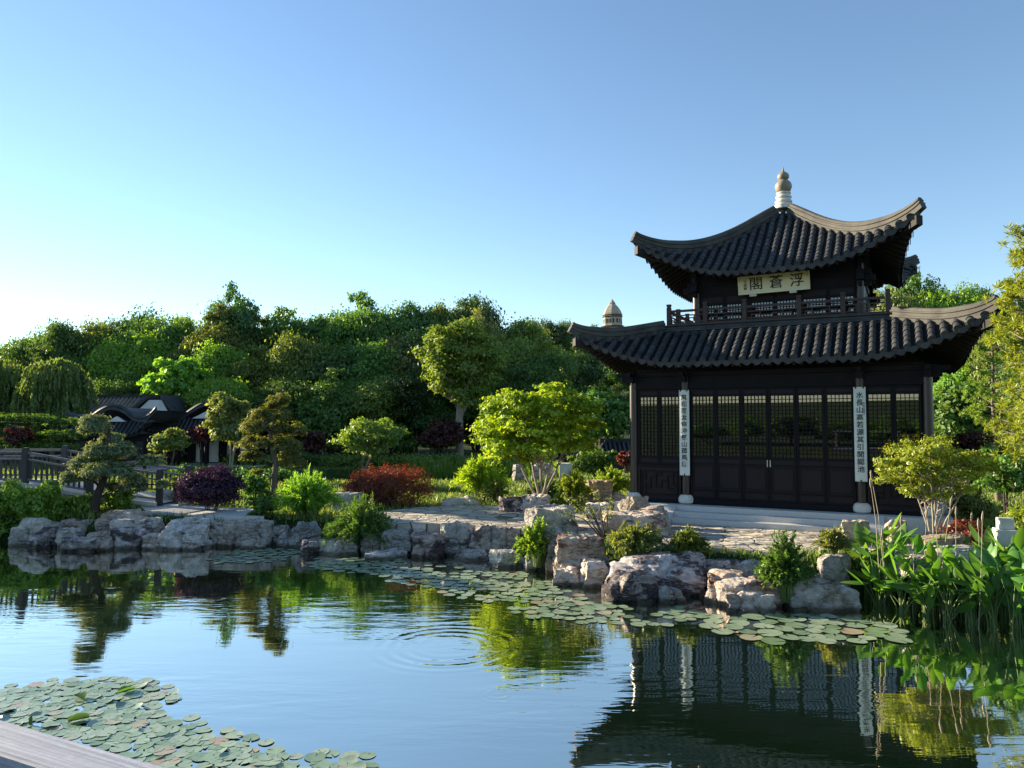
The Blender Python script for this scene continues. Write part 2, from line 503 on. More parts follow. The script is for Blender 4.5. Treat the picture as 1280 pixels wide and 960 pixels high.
def watermat():
    m, nt, out = nodes_of('pond_water')
    geo = nd(nt, 'ShaderNodeNewGeometry')
    v = coords(nt, True, (0.45, 1.7, 1))
    n1 = noise_(nt, v, 2.3, 3, 0.55, 0.3)
    n2 = noise_(nt, coords(nt, True, (0.35, 1.0, 1)), 0.8, 2, 0.5)
    patch = ramp(nt, noise_(nt, coords(nt, True, (0.12, 0.25, 1)), 1.0, 2), [(0.42, 0.12), (0.6, 1.0)])
    h = math_(nt, 'ADD', math_(nt, 'MULTIPLY', math_(nt, 'MULTIPLY', n1, patch), 0.62), math_(nt, 'MULTIPLY', n2, 0.4))
    def ring(px, py, r0, width, freq, amp):
        c = G(px, py, 0)
        dv = nd(nt, 'ShaderNodeVectorMath', operation='DISTANCE')
        nt.links.new(geo.outputs['Position'], dv.inputs[0])
        dv.inputs[1].default_value = c
        d = dv.outputs['Value']
        env = math_(nt, 'DIVIDE', math_(nt, 'SUBTRACT', d, r0), width)
        env = math_(nt, 'POWER', 2.718, math_(nt, 'MULTIPLY', math_(nt, 'MULTIPLY', env, env), -1.0))
        return math_(nt, 'MULTIPLY', math_(nt, 'MULTIPLY', math_(nt, 'SINE', math_(nt, 'MULTIPLY', d, freq)), env), amp)
    h = math_(nt, 'ADD', h, ring(560, 808, 0.95, 0.38, 26.0, 0.09))
    h = math_(nt, 'ADD', h, ring(622, 868, 0.12, 0.2, 50.0, 0.025))
    nb = bump_(nt, h, 0.7, 0.02)
    d = nd(nt, 'ShaderNodeBsdfDiffuse')
    d.inputs[0].default_value = (0.012, 0.034, 0.017, 1)
    g = nd(nt, 'ShaderNodeBsdfGlossy')
    g.inputs['Roughness'].default_value = 0.02
    g.inputs[0].default_value = (1.0, 0.97, 0.89, 1)
    nt.links.new(nb, g.inputs['Normal'])
    fr = nd(nt, 'ShaderNodeFresnel')
    fr.inputs['IOR'].default_value = 2.3
    nt.links.new(nb, fr.inputs['Normal'])
    fac = math_(nt, 'MULTIPLY_ADD', fr.outputs[0], 0.75, 0.58, clamp=True)
    mx = nd(nt, 'ShaderNodeMixShader')
    nt.links.new(fac, mx.inputs[0])
    nt.links.new(d.outputs[0], mx.inputs[1])
    nt.links.new(g.outputs[0], mx.inputs[2])
    nt.links.new(mx.outputs[0], out.inputs[0])
    return m
M['water'] = watermat()
def glassmat():
    m, nt, out = nodes_of('window_glass')
    t = nd(nt, 'ShaderNodeBsdfTransparent')
    t.inputs[0].default_value = (0.26, 0.28, 0.3, 1)
    g = nd(nt, 'ShaderNodeBsdfGlossy')
    g.inputs['Roughness'].default_value = 0.01
    fr = nd(nt, 'ShaderNodeFresnel')
    fr.inputs['IOR'].default_value = 1.5
    mx = nd(nt, 'ShaderNodeMixShader')
    nt.links.new(math_(nt, 'MULTIPLY_ADD', fr.outputs[0], 1.0, 0.18, clamp=True), mx.inputs[0])
    nt.links.new(t.outputs[0], mx.inputs[1])
    nt.links.new(g.outputs[0], mx.inputs[2])
    nt.links.new(mx.outputs[0], out.inputs[0])
    return m
M['glass'] = glassmat()
def padmat():
    m, nt, out = nodes_of('lily_pad_leaf')
    oi = nd(nt, 'ShaderNodeObjectInfo')
    geo = nd(nt, 'ShaderNodeNewGeometry')
    r = math_(nt, 'FRACT', math_(nt, 'ADD', oi.outputs['Random'], geo.outputs['Random Per Island']))
    c = ramp(nt, r, [(0.0, (0.15, 0.23, 0.12)), (0.4, (0.22, 0.31, 0.19)), (0.93, (0.30, 0.37, 0.25)), (1.0, (0.36, 0.27, 0.16))])
    n = noise_(nt, coords(nt, True), 14, 4)
    c = mixc(nt, 0.4, c, ramp(nt, n, [(0.3, 0.6), (0.7, 1.2)]), 'MULTIPLY')
    pbsdf(nt, out, c, 0.3, 0.75)
    return m
M['pad'] = padmat()
# ================================================================ SETTING: terrain, pond, path
rng = np.random.default_rng(7)
SHORE = [G(px, py, 0) for px, py in ((0, 676), (60, 674), (130, 680), (250, 677), (330, 678), (400, 684), (480, 684), (560, 690), (620, 696), (680, 706), (720, 716), (770, 722), (850, 735), (920, 739), (990, 745), (1060, 745), (1120, 735), (1200, 738), (1280, 756))]
POND = [(-90, 24), (-30, 23)] + [(p.x, p.y) for p in SHORE] + [(11.5, 11.2), (16, 9.5), (45, 8), (45, 1.5), (-90, 1.5)]
def poly_sd(X, Y, poly):
    """signed distance, negative inside"""
    d = np.full(X.shape, 1e9)
    inside = np.zeros(X.shape, bool)
    n = len(poly)
    for i in range(n):
        ax, ay = poly[i]
        bx, by = poly[(i + 1) % n]
        ex, ey = bx - ax, by - ay
        t = np.clip(((X - ax) * ex + (Y - ay) * ey) / (ex * ex + ey * ey + 1e-12), 0, 1)
        d = np.minimum(d, np.hypot(X - ax - t * ex, Y - ay - t * ey))
        c = ((ay > Y) != (by > Y)) & (X < (bx - ax) * (Y - ay) / (by - ay + 1e-12) + ax)
        inside ^= c
    return np.where(inside, -d, d)
def sstep(a, b, x):
    t = np.clip((x - a) / (b - a), 0, 1)
    return t * t * (3 - 2 * t)
def height(X, Y):
    X, Y = np.asarray(X, float), np.asarray(Y, float)
    s = poly_sd(X, Y, POND)
    h = -0.9 + 1.62 * sstep(-0.45, 0.35, s)
    land = sstep(0.5, 4, s)
    h = h + land * (0.05 * np.sin(X * 0.9) * np.cos(Y * 0.7))
    h = h + 0.45 * sstep(46, 62, Y)
    h = h + np.where(Y > 62, (np.clip(Y, 62, 460) - 62) * 0.07, 0)
    e = ((X + 5.5) / 7.5) ** 2 + ((Y - 42.5) / 4.2) ** 2          # the back pool
    h = h - 1.25 * (1 - sstep(0.6, 1.25, e))
    h = np.where(Y < 1.6, np.maximum(h, 0.5 + 0 * X), h)
    h = h + np.where(Y < -30, np.clip(-Y - 30, 0, 200) * 0.05, 0)
    return h
def hgt(x, y): return float(height(np.array([x]), np.array([y]))[0])
xs = np.concatenate([np.linspace(-900, -100, 12), np.linspace(-90, -25, 27), np.arange(-24, 18, 0.4), np.linspace(18.5, 60, 20), np.linspace(75, 900, 12)])
ys = np.concatenate([np.linspace(-600, -10, 14), np.arange(-6, 9, 1.5), np.arange(9, 50, 0.4), np.linspace(51, 110, 24), np.linspace(125, 1400, 22)])
X, Y = np.meshgrid(xs, ys)
Z = height(X, Y)
b = MB()
b.grid([[(X[i, j], Y[i, j], Z[i, j]) for j in range(len(xs))] for i in range(len(ys))])
tag(b.build('ground', M['ground'], smooth=True), kind='structure')
wb = MB()
wb.add([(-120, 0, 0), (60, 0, 0), (60, 52, 0), (-120, 52, 0)], [(0, 1, 2, 3)])
tag(wb.build('pond_water', M['water']), kind='structure')

PATHPX = [(425, 652), (470, 640), (520, 634), (580, 632), (650, 632), (720, 640), (790, 640), (850, 652), (960, 660), (1090, 670), (1230, 690), (1230, 704), (1060, 686), (960, 690), (890, 684), (820, 682), (745, 668), (690, 664), (600, 657), (560, 654), (500, 656)]
pp = [G(px, py, 0.80) for px, py in PATHPX]
pb = MB().prism([(p.x, p.y) for p in pp], 0.4, 0.80)
tag(pb.build('path', M['paving']), kind='structure')

# ================================================================ THE PAVILION
PX, PY, PA = 9.467, 25.73, R(-27.5)
pav = thing('lakeside_pavilion', 'large two storey dark timber pavilion with upswept grey tile roofs on a stone plinth', 'pavilion', (PX, PY, 0), PA)
PMAT = Matrix.Translation((PX, PY, 0)) @ Matrix.Rotation(PA, 4, 'Z')
W, ICOL, UB, RB = 4.125, 2.46, 2.47, 3.23
ZF, ZB = 1.25, 5.22
SIDES = [Matrix.Rotation(k * math.pi / 2, 4, 'Z') for k in range(4)]
# plinth and steps
pl = MB().box(-W - 0.5, W + 0.5, -W - 0.5, W + 0.5, 0.3, ZF - 0.006)
pl.build('plinth', M['granite'], pav)
st = MB()
for i in range(2):
    z = ZF - 0.15 * (i + 1)
    st.box(-2.62, 2.62, -W - 0.5 - 0.34 * (i + 1), -W - 0.503 - 0.34 * i, 0.5, z)
st.build('steps', M['granite'], pav)
for sx in (-1, 1):
    cb = MB()
    x0, x1 = (-3.02, -2.63) if sx < 0 else (2.63, 3.02)
    y0, y1 = -W - 0.503, -W - 1.45
    cb.add([(x0, y0, ZF + 0.01), (x1, y0, ZF + 0.01), (x1, y1, 0.79), (x0, y1, 0.79), (x0, y0, 0.5), (x1, y0, 0.5), (x1, y1, 0.5), (x0, y1, 0.5)],
           [(0, 1, 2, 3), (7, 6, 5, 4), (0, 3, 7, 4), (2, 1, 5, 6), (3, 2, 6, 7), (1, 0, 4, 5)])
    cb.build('stair_cheek', M['granite'], pav)
MB().box(-W + 0.2, W - 0.2, -W + 0.2, W - 0.2, ZF - 0.05, ZF + 0.004).build('floor', M['dark_floor'], pav)
# columns
def column(x, y, r=0.13):
    c = MB().tube([(x, y, ZF + 0.27), (x, y, 3.0), (x, y, ZB + 0.1)], [r, r, r * 0.95], 16).build('column', M['column_wood'], pav, True, 40)
    MB().lathe([(0.17, 0), (0.235, 0.05), (0.245, 0.15), (0.2, 0.25), (0.15, 0.285)], (x, y, ZF - 0.004), 18).build('column_base', M['white_stone'], c, True, 40)
seen = set()
for Ms in SIDES:
    for a in (-W, -ICOL, ICOL):
        p = Ms @ Vector((a, -W, 0))
        column(p.x, p.y)
for sx in (-1, 1):
    for sy in (-1, 1):
        column(sx * UB, sy * UB, 0.14)
# beams, brackets
for Ms in SIDES:
    bm = MB(Ms)
    bm.box(-W - 0.0, W + 0.0, -W - 0.06, -W + 0.06, 4.86, 5.18)
    bm.box(-W - 0.28, W + 0.28, -W - 0.1, -W + 0.1, 5.19, 5.33)
    bm.box(-W, W, -W - 0.085, -W + 0.07, 4.80, 4.857)
    bm.build('lintel_beam', M['dark_wood'], pav)
    for a in (-W, -ICOL, ICOL, W):
        br = MB(Ms)
        br.box(a - 0.1, a + 0.1, -W - 0.36, -W - 0.12, 5.0, 5.19)
        br.box(a - 0.07, a + 0.07, -W - 0.55, -W - 0.13, 5.185, 5.3)
        br.build('bracket', M['dark_wood'], pav)
# wall leaves with lattices
def lattice(mb, x0, x1, z0, z1, y, nx, nz, w=0.021, d=0.026):
    for i in range(1, nx):
        x = x0 + (x1 - x0) * i / nx
        mb.box(x - w / 2, x + w / 2, y - d / 2, y + d / 2, z0, z1)
    for j in range(1, nz):
        z = z0 + (z1 - z0) * j / nz
        mb.box(x0, x1, y - d / 2 - 0.003, y + d / 2 - 0.003, z - w / 2, z + w / 2)
def frame_(mb, x0, x1, z0, z1, y, w, d):
    mb.box(x0, x0 + w, y - d / 2, y + d / 2, z0, z1)
    mb.box(x1 - w, x1, y - d / 2, y + d / 2, z0, z1)
    mb.box(x0 + w, x1 - w, y - d / 2, y + d / 2, z1 - w, z1)
    mb.box(x0 + w, x1 - w, y - d / 2, y + d / 2, z0, z0 + w)
def leaf(Ms, name, x0, x1, z0, z1, zl0, zl1, nx, nz, panels, parent=pav, y=-W, handle=0):
    fb = MB(Ms)
    s, d = 0.052, 0.075
    fb.box(x0, x0 + s, y - d / 2, y + d / 2, z0, z1)
    fb.box(x1 - s, x1, y - d / 2, y + d / 2, z0, z1)
    zz = sorted(set([z0, z1, zl0, zl1] + [q for p in panels for q in p]))
    rails = [(z0, z0 + 0.06), (z1 - 0.06, z1), (zl0 - 0.06, zl0), (zl1, zl1 + 0.05)]
    for a, c in panels: rails += [(a - 0.05, a), (c, c + 0.05)]
    done = []
    for a, c in sorted(rails):
        if done and a < done[-1][1] - 1e-4:
            done[-1] = (done[-1][0], max(done[-1][1], c))
        else: done.append((a, c))
    for a, c in done:
        fb.box(x0 + s, x1 - s, y - d / 2 + 0.006, y + d / 2 - 0.006, a, c)
    o = fb.build(name, M['dark_wood'], parent)
    lb = MB(Ms)
    frame_(lb, x0 + s, x1 - s, zl0, zl1, y, 0.018, 0.04)
    lattice(lb, x0 + s + 0.018, x1 - s - 0.018, zl0 + 0.018, zl1 - 0.018, y, nx, nz)
    lb.build('lattice', M['dark_wood'], o)
    MB(Ms).box(x0 + s, x1 - s, y + 0.03, y + 0.035, zl0, zl1).build('glass_pane', M['glass'], o)
    for a, c in panels:
        MB(Ms).box(x0 + s, x1 - s, y - 0.008, y + 0.012, a, c).build('panel', M['panel_wood'], o)
        if c - a > 0.5:
            q = MB(Ms)
            frame_(q, x0 + s + 0.03, x1 - s - 0.03, a + 0.04, c - 0.04, y - 0.014, 0.02, 0.014)
            q.build('panel_moulding', M['dark_wood'], o)
    if handle:
        h = MB(Ms)
        hx = x1 - 0.035 if handle > 0 else x0 + 0.035
        h.box(hx - 0.012, hx + 0.012, y - 0.06, y - 0.04, 2.45, 2.65)
        h.build('handle', M['metal'], o)
    return o
def meander(mb, x0, x1, z0, z1, y, w=0.03, d=0.03, flip=False):
    """stepped key pattern in a rectangle"""
    U = (x1 - x0)
    V = (z1 - z0)
    segs = [(.10, 0, .10, .45), (.10, .45, .24, .45), (.24, .25, .24, .78), (.24, .78, .40, .78), (.40, .30, .40, 1.0), (.40, .30, .56, .30), (.56, .30, .56, .62),
            (.56, .62, .74, .62), (.74, .25, .74, .85), (.74, .85, .90, .85), (.90, .40, .90, 1.0), (.74, .25, .90, .25), (0, .25, .24, .25), (.56, .85, .56, 1.0), (.40, .85, .56, .85), (.90, .40, 1.0, .40), (0, .78, .10, .78), (.10, .62, .10, 1.0)]
    for i, (a, c, e, g) in enumerate(segs):
        o = 0.0015 * (i % 3)
        xa, xb, za, zb = x0 + U * min(a, e) - w / 2, x0 + U * max(a, e) + w / 2, z0 + V * min(c, g) - w / 2, z0 + V * max(c, g) + w / 2
        if c != g: za += w * 0.51; zb -= w * 0.51
        mb.box(max(xa, x0), min(xb, x1), y - d / 2 - o, y + d / 2 - o, max(za, z0), min(zb, z1))
for k, Ms in enumerate(SIDES):
    sill = MB(Ms)
    sill.box(-ICOL + 0.13, ICOL - 0.13, -W - 0.07, -W + 0.07, ZF, ZF + 0.17)
    for sx in (-1, 1):
        lo, hi = (-W + 0.13, -ICOL - 0.13) if sx < 0 else (ICOL + 0.13, W - 0.13)
        sill.box(lo, hi, -W - 0.06, -W + 0.06, ZF, ZF + 0.12)
        sill.box(lo, hi, -W - 0.06, -W + 0.06, 2.33, 2.43)
    sill.build('sill_rail', M['dark_wood'], pav)
    n = 6
    wL = (2 * ICOL - 0.30) / n
    for i in range(n):
        x0 = -ICOL + 0.15 + i * wL
        leaf(Ms, 'door', x0 + 0.006, x0 + wL - 0.006, ZF + 0.175, 4.79, 2.72, 4.56, 6, 17, [(1.72, 2.46), (2.52, 2.65), (1.49, 1.66), (4.62, 4.72)], handle=(1 if i == 2 else -1 if i == 3 else 0))
    for sx in (-1, 1):
        lo, hi = (-W + 0.15, -ICOL - 0.15) if sx < 0 else (ICOL + 0.15, W - 0.15)
        mid = (lo + hi) / 2
        for a, c in ((lo, mid - 0.005), (mid + 0.005, hi)):
            leaf(Ms, 'window', a, c, 2.435, 4.79, 2.68, 4.56, 5, 17, [(2.5, 2.62), (4.62, 4.72)])
        wd = MB(Ms)
        wd.box(lo, hi, -W - 0.012, -W + 0.02, ZF + 0.12, 2.33)
        frame_(wd, lo, hi, ZF + 0.12, 2.33, -W - 0.03, 0.06, 0.05)
        q = wd.build('wainscot', M['panel_wood'], pav)
        mm = MB(Ms)
        frame_(mm, lo + 0.1, hi - 0.1, ZF + 0.24, 2.22, -W - 0.028, 0.03, 0.03)
        meander(mm, lo + 0.13, hi - 0.13, ZF + 0.27, 2.19, -W - 0.028)
        mm.build('key_fretwork', M['dark_wood'], q)

# ---------------------------------------------------------------- roofs
def curve(pts, deg=3):
    xs_, zs_ = zip(*pts)
    co_ = np.polyfit(xs_, zs_, min(deg, len(pts) - 1))
    return lambda t: float(np.polyval(co_, t))
class Roof:
    def __init__(s, prof, r0, e0, tip, lift, l0, lp):
        s.prof, s.r0, s.e0, s.tip, s.lift, s.l0, s.lp = prof, r0, e0, tip, lift, l0, lp
    def q(s, w): return max(0.0, (abs(w) - s.l0) / (s.tip - s.l0))
    def e(s, w): return s.e0 + (s.tip - s.e0) * s.q(w) ** 2.4
    def z(s, w, d): return s.prof(d) + s.lift * s.q(w) ** s.lp
    def p(s, w, d): return Vector((w, -d, s.z(w, d)))
    def build(s, spacing, parent, rows_rad=0.105):
        n = int(s.tip / spacing)
        ws = [spacing * i for i in range(-n, n + 1)]
        fine = sorted(set([spacing * i / 2 for i in range(-2 * n - 1, 2 * n + 2)] + [-s.tip + 1e-3, s.tip - 1e-3]))
        fine = [w for w in fine if abs(w) < s.tip]
        for Ms in SIDES:
            sh, so_ = MB(Ms), MB(Ms)
            rows, rows2 = [], []
            for w in fine:
                d0, d1 = max(abs(w), s.r0), max(s.e(w), abs(w))
                rows.append([s.p(w, d0 + (d1 - d0) * i / 12) for i in range(13)])
                rows2.append([s.p(w, d0 + (d1 - 0.03 - d0) * i / 12) - Vector((0, 0, 0.11)) for i in range(13)])
            sh.grid(rows, True)
            roof = sh.build('roof_slope', M['tile_pan'], parent, True)
            so_.grid(rows2)
            # close the eave edge
            k0 = [r[-1] for r in rows]
            k1 = [r[-1] for r in rows2]
            so_.grid([k0, k1], True)
            so_.build('eave_soffit', M['under_wood'], roof, True, 40)
            tb = MB(Ms)
            for w in ws:
                d0, d1 = max(abs(w) - 0.02, s.r0), s.e(w) + 0.015
                if d1 - d0 < 0.15: continue
                ns = max(1, int(round((d1 - d0) / 0.24)))
                K = 6
                rings = []
                for j in range(ns):
                    for t, rr in ((j / ns, 0.84), ((j + 0.985) / ns, 1.08)):
                        d = d0 + (d1 - d0) * t
                        o = s.p(w, d) + Vector((0, 0, 0.035))
                        sl = (s.z(w, d + 0.02) - s.z(w, d - 0.02)) / 0.04
                        nrm = Vector((0, sl, 1)).normalized()
                        tw = (mnoise.noise(Vector((w * 3.1, d * 7.7, s.tip))) * 0.012)
                        rings.append([o + Vector((math.cos(a) * rows_rad * rr + tw, 0, 0)) + nrm * (math.sin(a) * rows_rad * rr) for a in [math.pi * k / K for k in range(K + 1)]])
                vs = [p for r in rings for p in r]
                fs = []
                for i in range(len(rings) - 1):
                    for k in range(K):
                        fs.append((i * (K + 1) + k, i * (K + 1) + k + 1, (i + 1) * (K + 1) + k + 1, (i + 1) * (K + 1) + k))
                m = (len(rings) - 1) * (K + 1)
                fs.append(tuple(range(m, m + K + 1)))
                tb.add(vs, fs)
                # round end disc below the barrel end
                o = s.p(w, s.e(w) + 0.02) + Vector((0, 0, 0.015))
                tb.add([o + Vector((math.cos(2 * math.pi * k / 12) * 0.085, 0, math.sin(2 * math.pi * k / 12) * 0.085)) for k in range(12)]
                       + [o + Vector((math.cos(2 * math.pi * k / 12) * 0.085, 0.03, math.sin(2 * math.pi * k / 12) * 0.085)) for k in range(12)],
                       [tuple(range(12))] + [(k, (k + 1) % 12, 12 + (k + 1) % 12, 12 + k) for k in range(12)])
            tb.build('barrel_tiles', M['tile'], roof, True, 35)
            db = MB(Ms)
            for w in [spacing * (i + 0.5) for i in range(-n, n)]:
                if s.e(w) - abs(w) < 0.05: continue
                o = s.p(w, s.e(w) + 0.03)
                sl = (s.z(w + 0.05, s.e(w + 0.05)) - s.z(w - 0.05, s.e(w - 0.05))) / 0.1
                hw = spacing * 0.47
                out = [(-hw, 0.03), (hw, 0.03), (hw * 0.95, -0.04), (hw * 0.6, -0.10), (0, -0.14), (-hw * 0.6, -0.10), (-hw * 0.95, -0.05)]
                vs = [o + Vector((a, -0.25 * c * 0.2, c + sl * a)) for a, c in out] + [o + Vector((a, 0.022, c + sl * a)) for a, c in out]
                m = len(out)
                db.add(vs, [tuple(range(m - 1, -1, -1)), tuple(range(m, 2 * m))] + [(i, (i + 1) % m, m + (i + 1) % m, m + i) for i in range(m)])
            db.build('drip_tiles', M['tile'], roof)
            rb = MB(Ms)
            nr = int(s.tip / 0.21)
            for i in range(-nr, nr + 1):
                w = i * 0.21
                d0, d1 = max(abs(w), s.r0 + 0.3), s.e(w) - 0.06
                if d1 - d0 < 0.12: continue
                P = [s.p(w, d0 + (d1 - d0) * t) - Vector((0, 0, 0.165)) for t in (0, 0.5, 1)]
                rb.beam(P[0], P[1], 0.075, 0.09)
                rb.beam(P[1], P[2], 0.075, 0.09)
            rb.build('rafters', M['under_wood'], roof)
    def hips(s, parent, t0, prof, extra=0.0, rise=0.0):
        for k, Ms in enumerate(SIDES):
            mb = MB(Ms)
            fr = []
            N = 26
            for i in range(N + 1):
                t = t0 + (s.tip + extra - t0) * i / N
                tt = min(t, s.tip)
                z = s.z(tt, tt) + max(0, t - s.tip) * 1.0 + rise * (i / N) ** 6
                fr.append(Vector((t, -t, z)))
            side = Vector((1, 1, 0)).normalized()
            frames = []
            for i, p in enumerate(fr):
                sc = 1.0 - 0.25 * max(0, (i / N - 0.72) / 0.28)
                d = (fr[min(i + 1, N)] - fr[max(i - 1, 0)]).normalized()
                u = side.cross(d)
                if u.z < 0: u = -u
                frames.append((p, side * sc, u * sc))
            mb.sweep(prof, frames)
            mb.build('hip_ridge', M['ridge'], parent, False)
            # hip rafter below
            hb = MB(Ms)
            f2 = []
            for i in range(9):
                t = s.r0 + (s.tip * 0.985 - s.r0) * (0.45 + 0.55 * i / 8)
                f2.append((Vector((t, -t, s.z(t, t) - 0.13)), side, Vector((0, 0, 1))))
            hb.sweep([(-0.11, -0.26), (0.11, -0.26), (0.11, 0.0), (-0.11, 0.0)], f2)
            hb.build('hip_rafter', M['under_wood'], parent)
RIDGE = [(-.12, -.12), (.12, -.12), (.12, .05), (.155, .07), (.155, .115), (.105, .125), (.105, .20), (.14, .215), (.14, .255), (.10, .265), (.085, .33), (.04, .36), (-.04, .36), (-.085, .33), (-.10, .265), (-.14, .255), (-.14, .215), (-.105, .20), (-.105, .125), (-.155, .115), (-.155, .07), (-.12, .05)]
low = Roof(curve([(3.3, 6.62), (4.2, 6.10), (4.9, 5.64), (5.4, 5.40), (5.7, 5.28)]), 3.3, 5.08, 5.66, 1.28, 2.4, 2.0)
low.build(0.282, pav, 0.097)
low.hips(pav, 3.32, RIDGE, 0.03, 0.06)
upr = Roof(curve([(0.1, 11.0), (0.8, 10.42), (1.5, 9.88), (2.18, 9.36), (3.11, 8.70), (3.63, 8.40), (4.1, 8.22)]), 0.12, 3.58, 4.10, 1.40, 0.9, 2.0)
upr.build(0.272, pav, 0.094)
upr.hips(pav, 0.2, RIDGE, 0.03, 0.06)
# ridge band round the foot of the balcony
for Ms in SIDES:
    mb = MB(Ms)
    f2 = [(Vector((x, -3.36, 6.56)), Vector((0, 1, 0)), Vector((0, 0, 1))) for x in (-3.40, -1.2, 1.2, 3.40)]
    mb.sweep([(-.09, -.1), (.14, -.1), (.14, .30), (-.02, .30), (-.02, .335), (-.10, .335), (-.10, .30), (-.05, .27), (-.05, .20), (-.115, .18), (-.115, .12), (-.05, .10), (-.05, .03), (-.09, .02)], f2)
    mb.build('ridge_band', M['tile'], pav)
MB().box(-3.24, 3.24, -3.24, 3.24, 6.78, 6.885).build('balcony_deck', M['granite'], pav)
# balcony railing
for Ms in SIDES:
    for a in (-3.2, -2.02, -0.8, 0.8, 2.02):
        q = MB(Ms)
        q.box(a - 0.065, a + 0.065, -RB - 0.045, -RB + 0.085, 6.886, 7.50)
        q.box(a - 0.05, a + 0.05, -RB - 0.03, -RB + 0.07, 7.501, 7.535)
        q.box(a - 0.068, a + 0.068, -RB - 0.048, -RB + 0.088, 7.536, 7.60)
        q.build('railing_post', M['rail_wood'], pav)
    rl = MB(Ms)
    spans = [(-3.2, -2.02), (-2.02, -0.8), (-0.8, 0.8), (0.8, 2.02), (2.02, 3.2)]
    for a, c in spans:
        a, c = a + 0.067, c - 0.067
        rl.box(a, c, -RB - 0.03, -RB + 0.07, 7.33, 7.40)
        rl.box(a, c, -RB, -RB + 0.04, 7.20, 7.235)
        rl.box(a, c, -RB - 0.02, -RB + 0.06, 6.91, 6.965)
        rl.box(a, c, -RB, -RB + 0.04, 7.0, 7.025)
    rails = rl.build('railing_rails', M['rail_wood'], pav)
    for a, c in spans:
        fr = MB(Ms)
        a, c = a + 0.067, c - 0.067
        m = (a + c) / 2
        h = (c - a) / 2
        for s in (-1, 1):
            fr.box(m + s * h * 0.45 - 0.015, m + s * h * 0.45 + 0.015, -RB + 0.003, -RB + 0.037, 7.026, 7.199)
            xa, xb = sorted((m + s * h * 0.47, m + s * h * 0.80))
            fr.box(xa, xb, -RB + 0.005, -RB + 0.035, 7.10, 7.13)
            fr.box(m + s * h * 0.80 - 0.015, m + s * h * 0.80 + 0.015, -RB + 0.003, -RB + 0.037, 7.026, 7.145)
            xa, xb = sorted((m + s * 0.0, m + s * h * 0.42))
            fr.box(xa, xb, -RB + 0.005, -RB + 0.035, 7.09 + 0.02 * s, 7.12 + 0.02 * s)
            for q in (7.24, ):
                fr.box(m + s * h * 0.62 - 0.015, m + s * h * 0.62 + 0.015, -RB + 0.003, -RB + 0.037, 7.236, 7.329)
        fr.build('railing_fretwork', M['rail_wood'], rails)
# upper storey
for sx in (-1, 1):
    for sy in (-1, 1):
        MB().tube([(sx * UB, sy * UB, 6.88), (sx * UB, sy * UB, 8.55)], 0.125, 16).build('upper_column', M['column_wood'], pav, True, 40)
for Ms in SIDES:
    ub = MB(Ms)
    ub.box(-UB + 0.125, UB - 0.125, -UB - 0.05, -UB + 0.05, 7.92, 8.22)
    ub.box(-UB - 0.3, UB + 0.3, -UB - 0.09, -UB + 0.09, 8.221, 8.36)
    ub.box(-UB + 0.125, UB - 0.125, -UB - 0.05, -UB + 0.05, 6.88, 7.0)
    ub.box(-UB - 0.2, UB + 0.2, -UB - 0.05, -UB + 0.05, 8.361, 8.75)
    for sx in (-1, 1):
        ub.box(sx * UB - 0.1, sx * UB + 0.1, -UB - 0.42, -UB - 0.1, 8.02, 8.2)
        ub.box(sx * UB - 0.06, sx * UB + 0.06, -UB - 0.3, -UB - 0.1, 7.86, 8.01)
    ub.build('upper_beam', M['dark_wood'], pav)
    n = 6
    wL = (2 * UB - 0.26) / n
    for i in range(n):
        x0 = -UB + 0.13 + i * wL
        leaf(Ms, 'upper_window', x0 + 0.006, x0 + wL - 0.006, 7.0, 7.915, 7.10, 7.60, 7, 5, [(7.66, 7.85)], y=-UB)
# roof underside closing plate over the upper room, and lower veranda ceiling
MB().box(-UB - 0.25, UB + 0.25, -UB - 0.25, UB + 0.25, 8.76, 8.82).build('upper_ceiling', M['under_wood'], pav)
MB().box(-W + 0.1, W - 0.1, -W + 0.1, W - 0.1, 5.35, 5.42).build('ceiling', M['under_wood'], pav)
cl = MB()
for Ms in SIDES:
    cl.M = Ms
    cl.box(-UB - 0.1, UB + 0.1, -UB - 0.08, -UB + 0.02, 5.43, 6.77)
cl.build('inner_wall', M['under_wood'], pav)
# finial
fin = MB().lathe([(.32, -.05), (.32, .09), (.25, .12), (.25, .15), (.285, .17), (.285, .24), (.23, .27), (.23, .32), (.265, .34), (.265, .40), (.21, .43), (.21, .47), (.245, .49), (.245, .53), (.18, .56)], (0, 0, 11.2), 20).build('finial', M['white_stone'], pav, True, 30)
MB().lathe([(.16, 0), (.22, .02), (.245, .07), (.275, .14), (.285, .21), (.265, .30), (.215, .37), (.16, .41), (.13, .435), (.16, .46), (.19, .51), (.2, .565), (.185, .625), (.145, .675), (.09, .71), (.05, .735), (.035, .78), (.02, .85), (.004, .92)], (0, 0, 11.745), 20).build('gourd', M['brown_stone'], fin, True, 60)

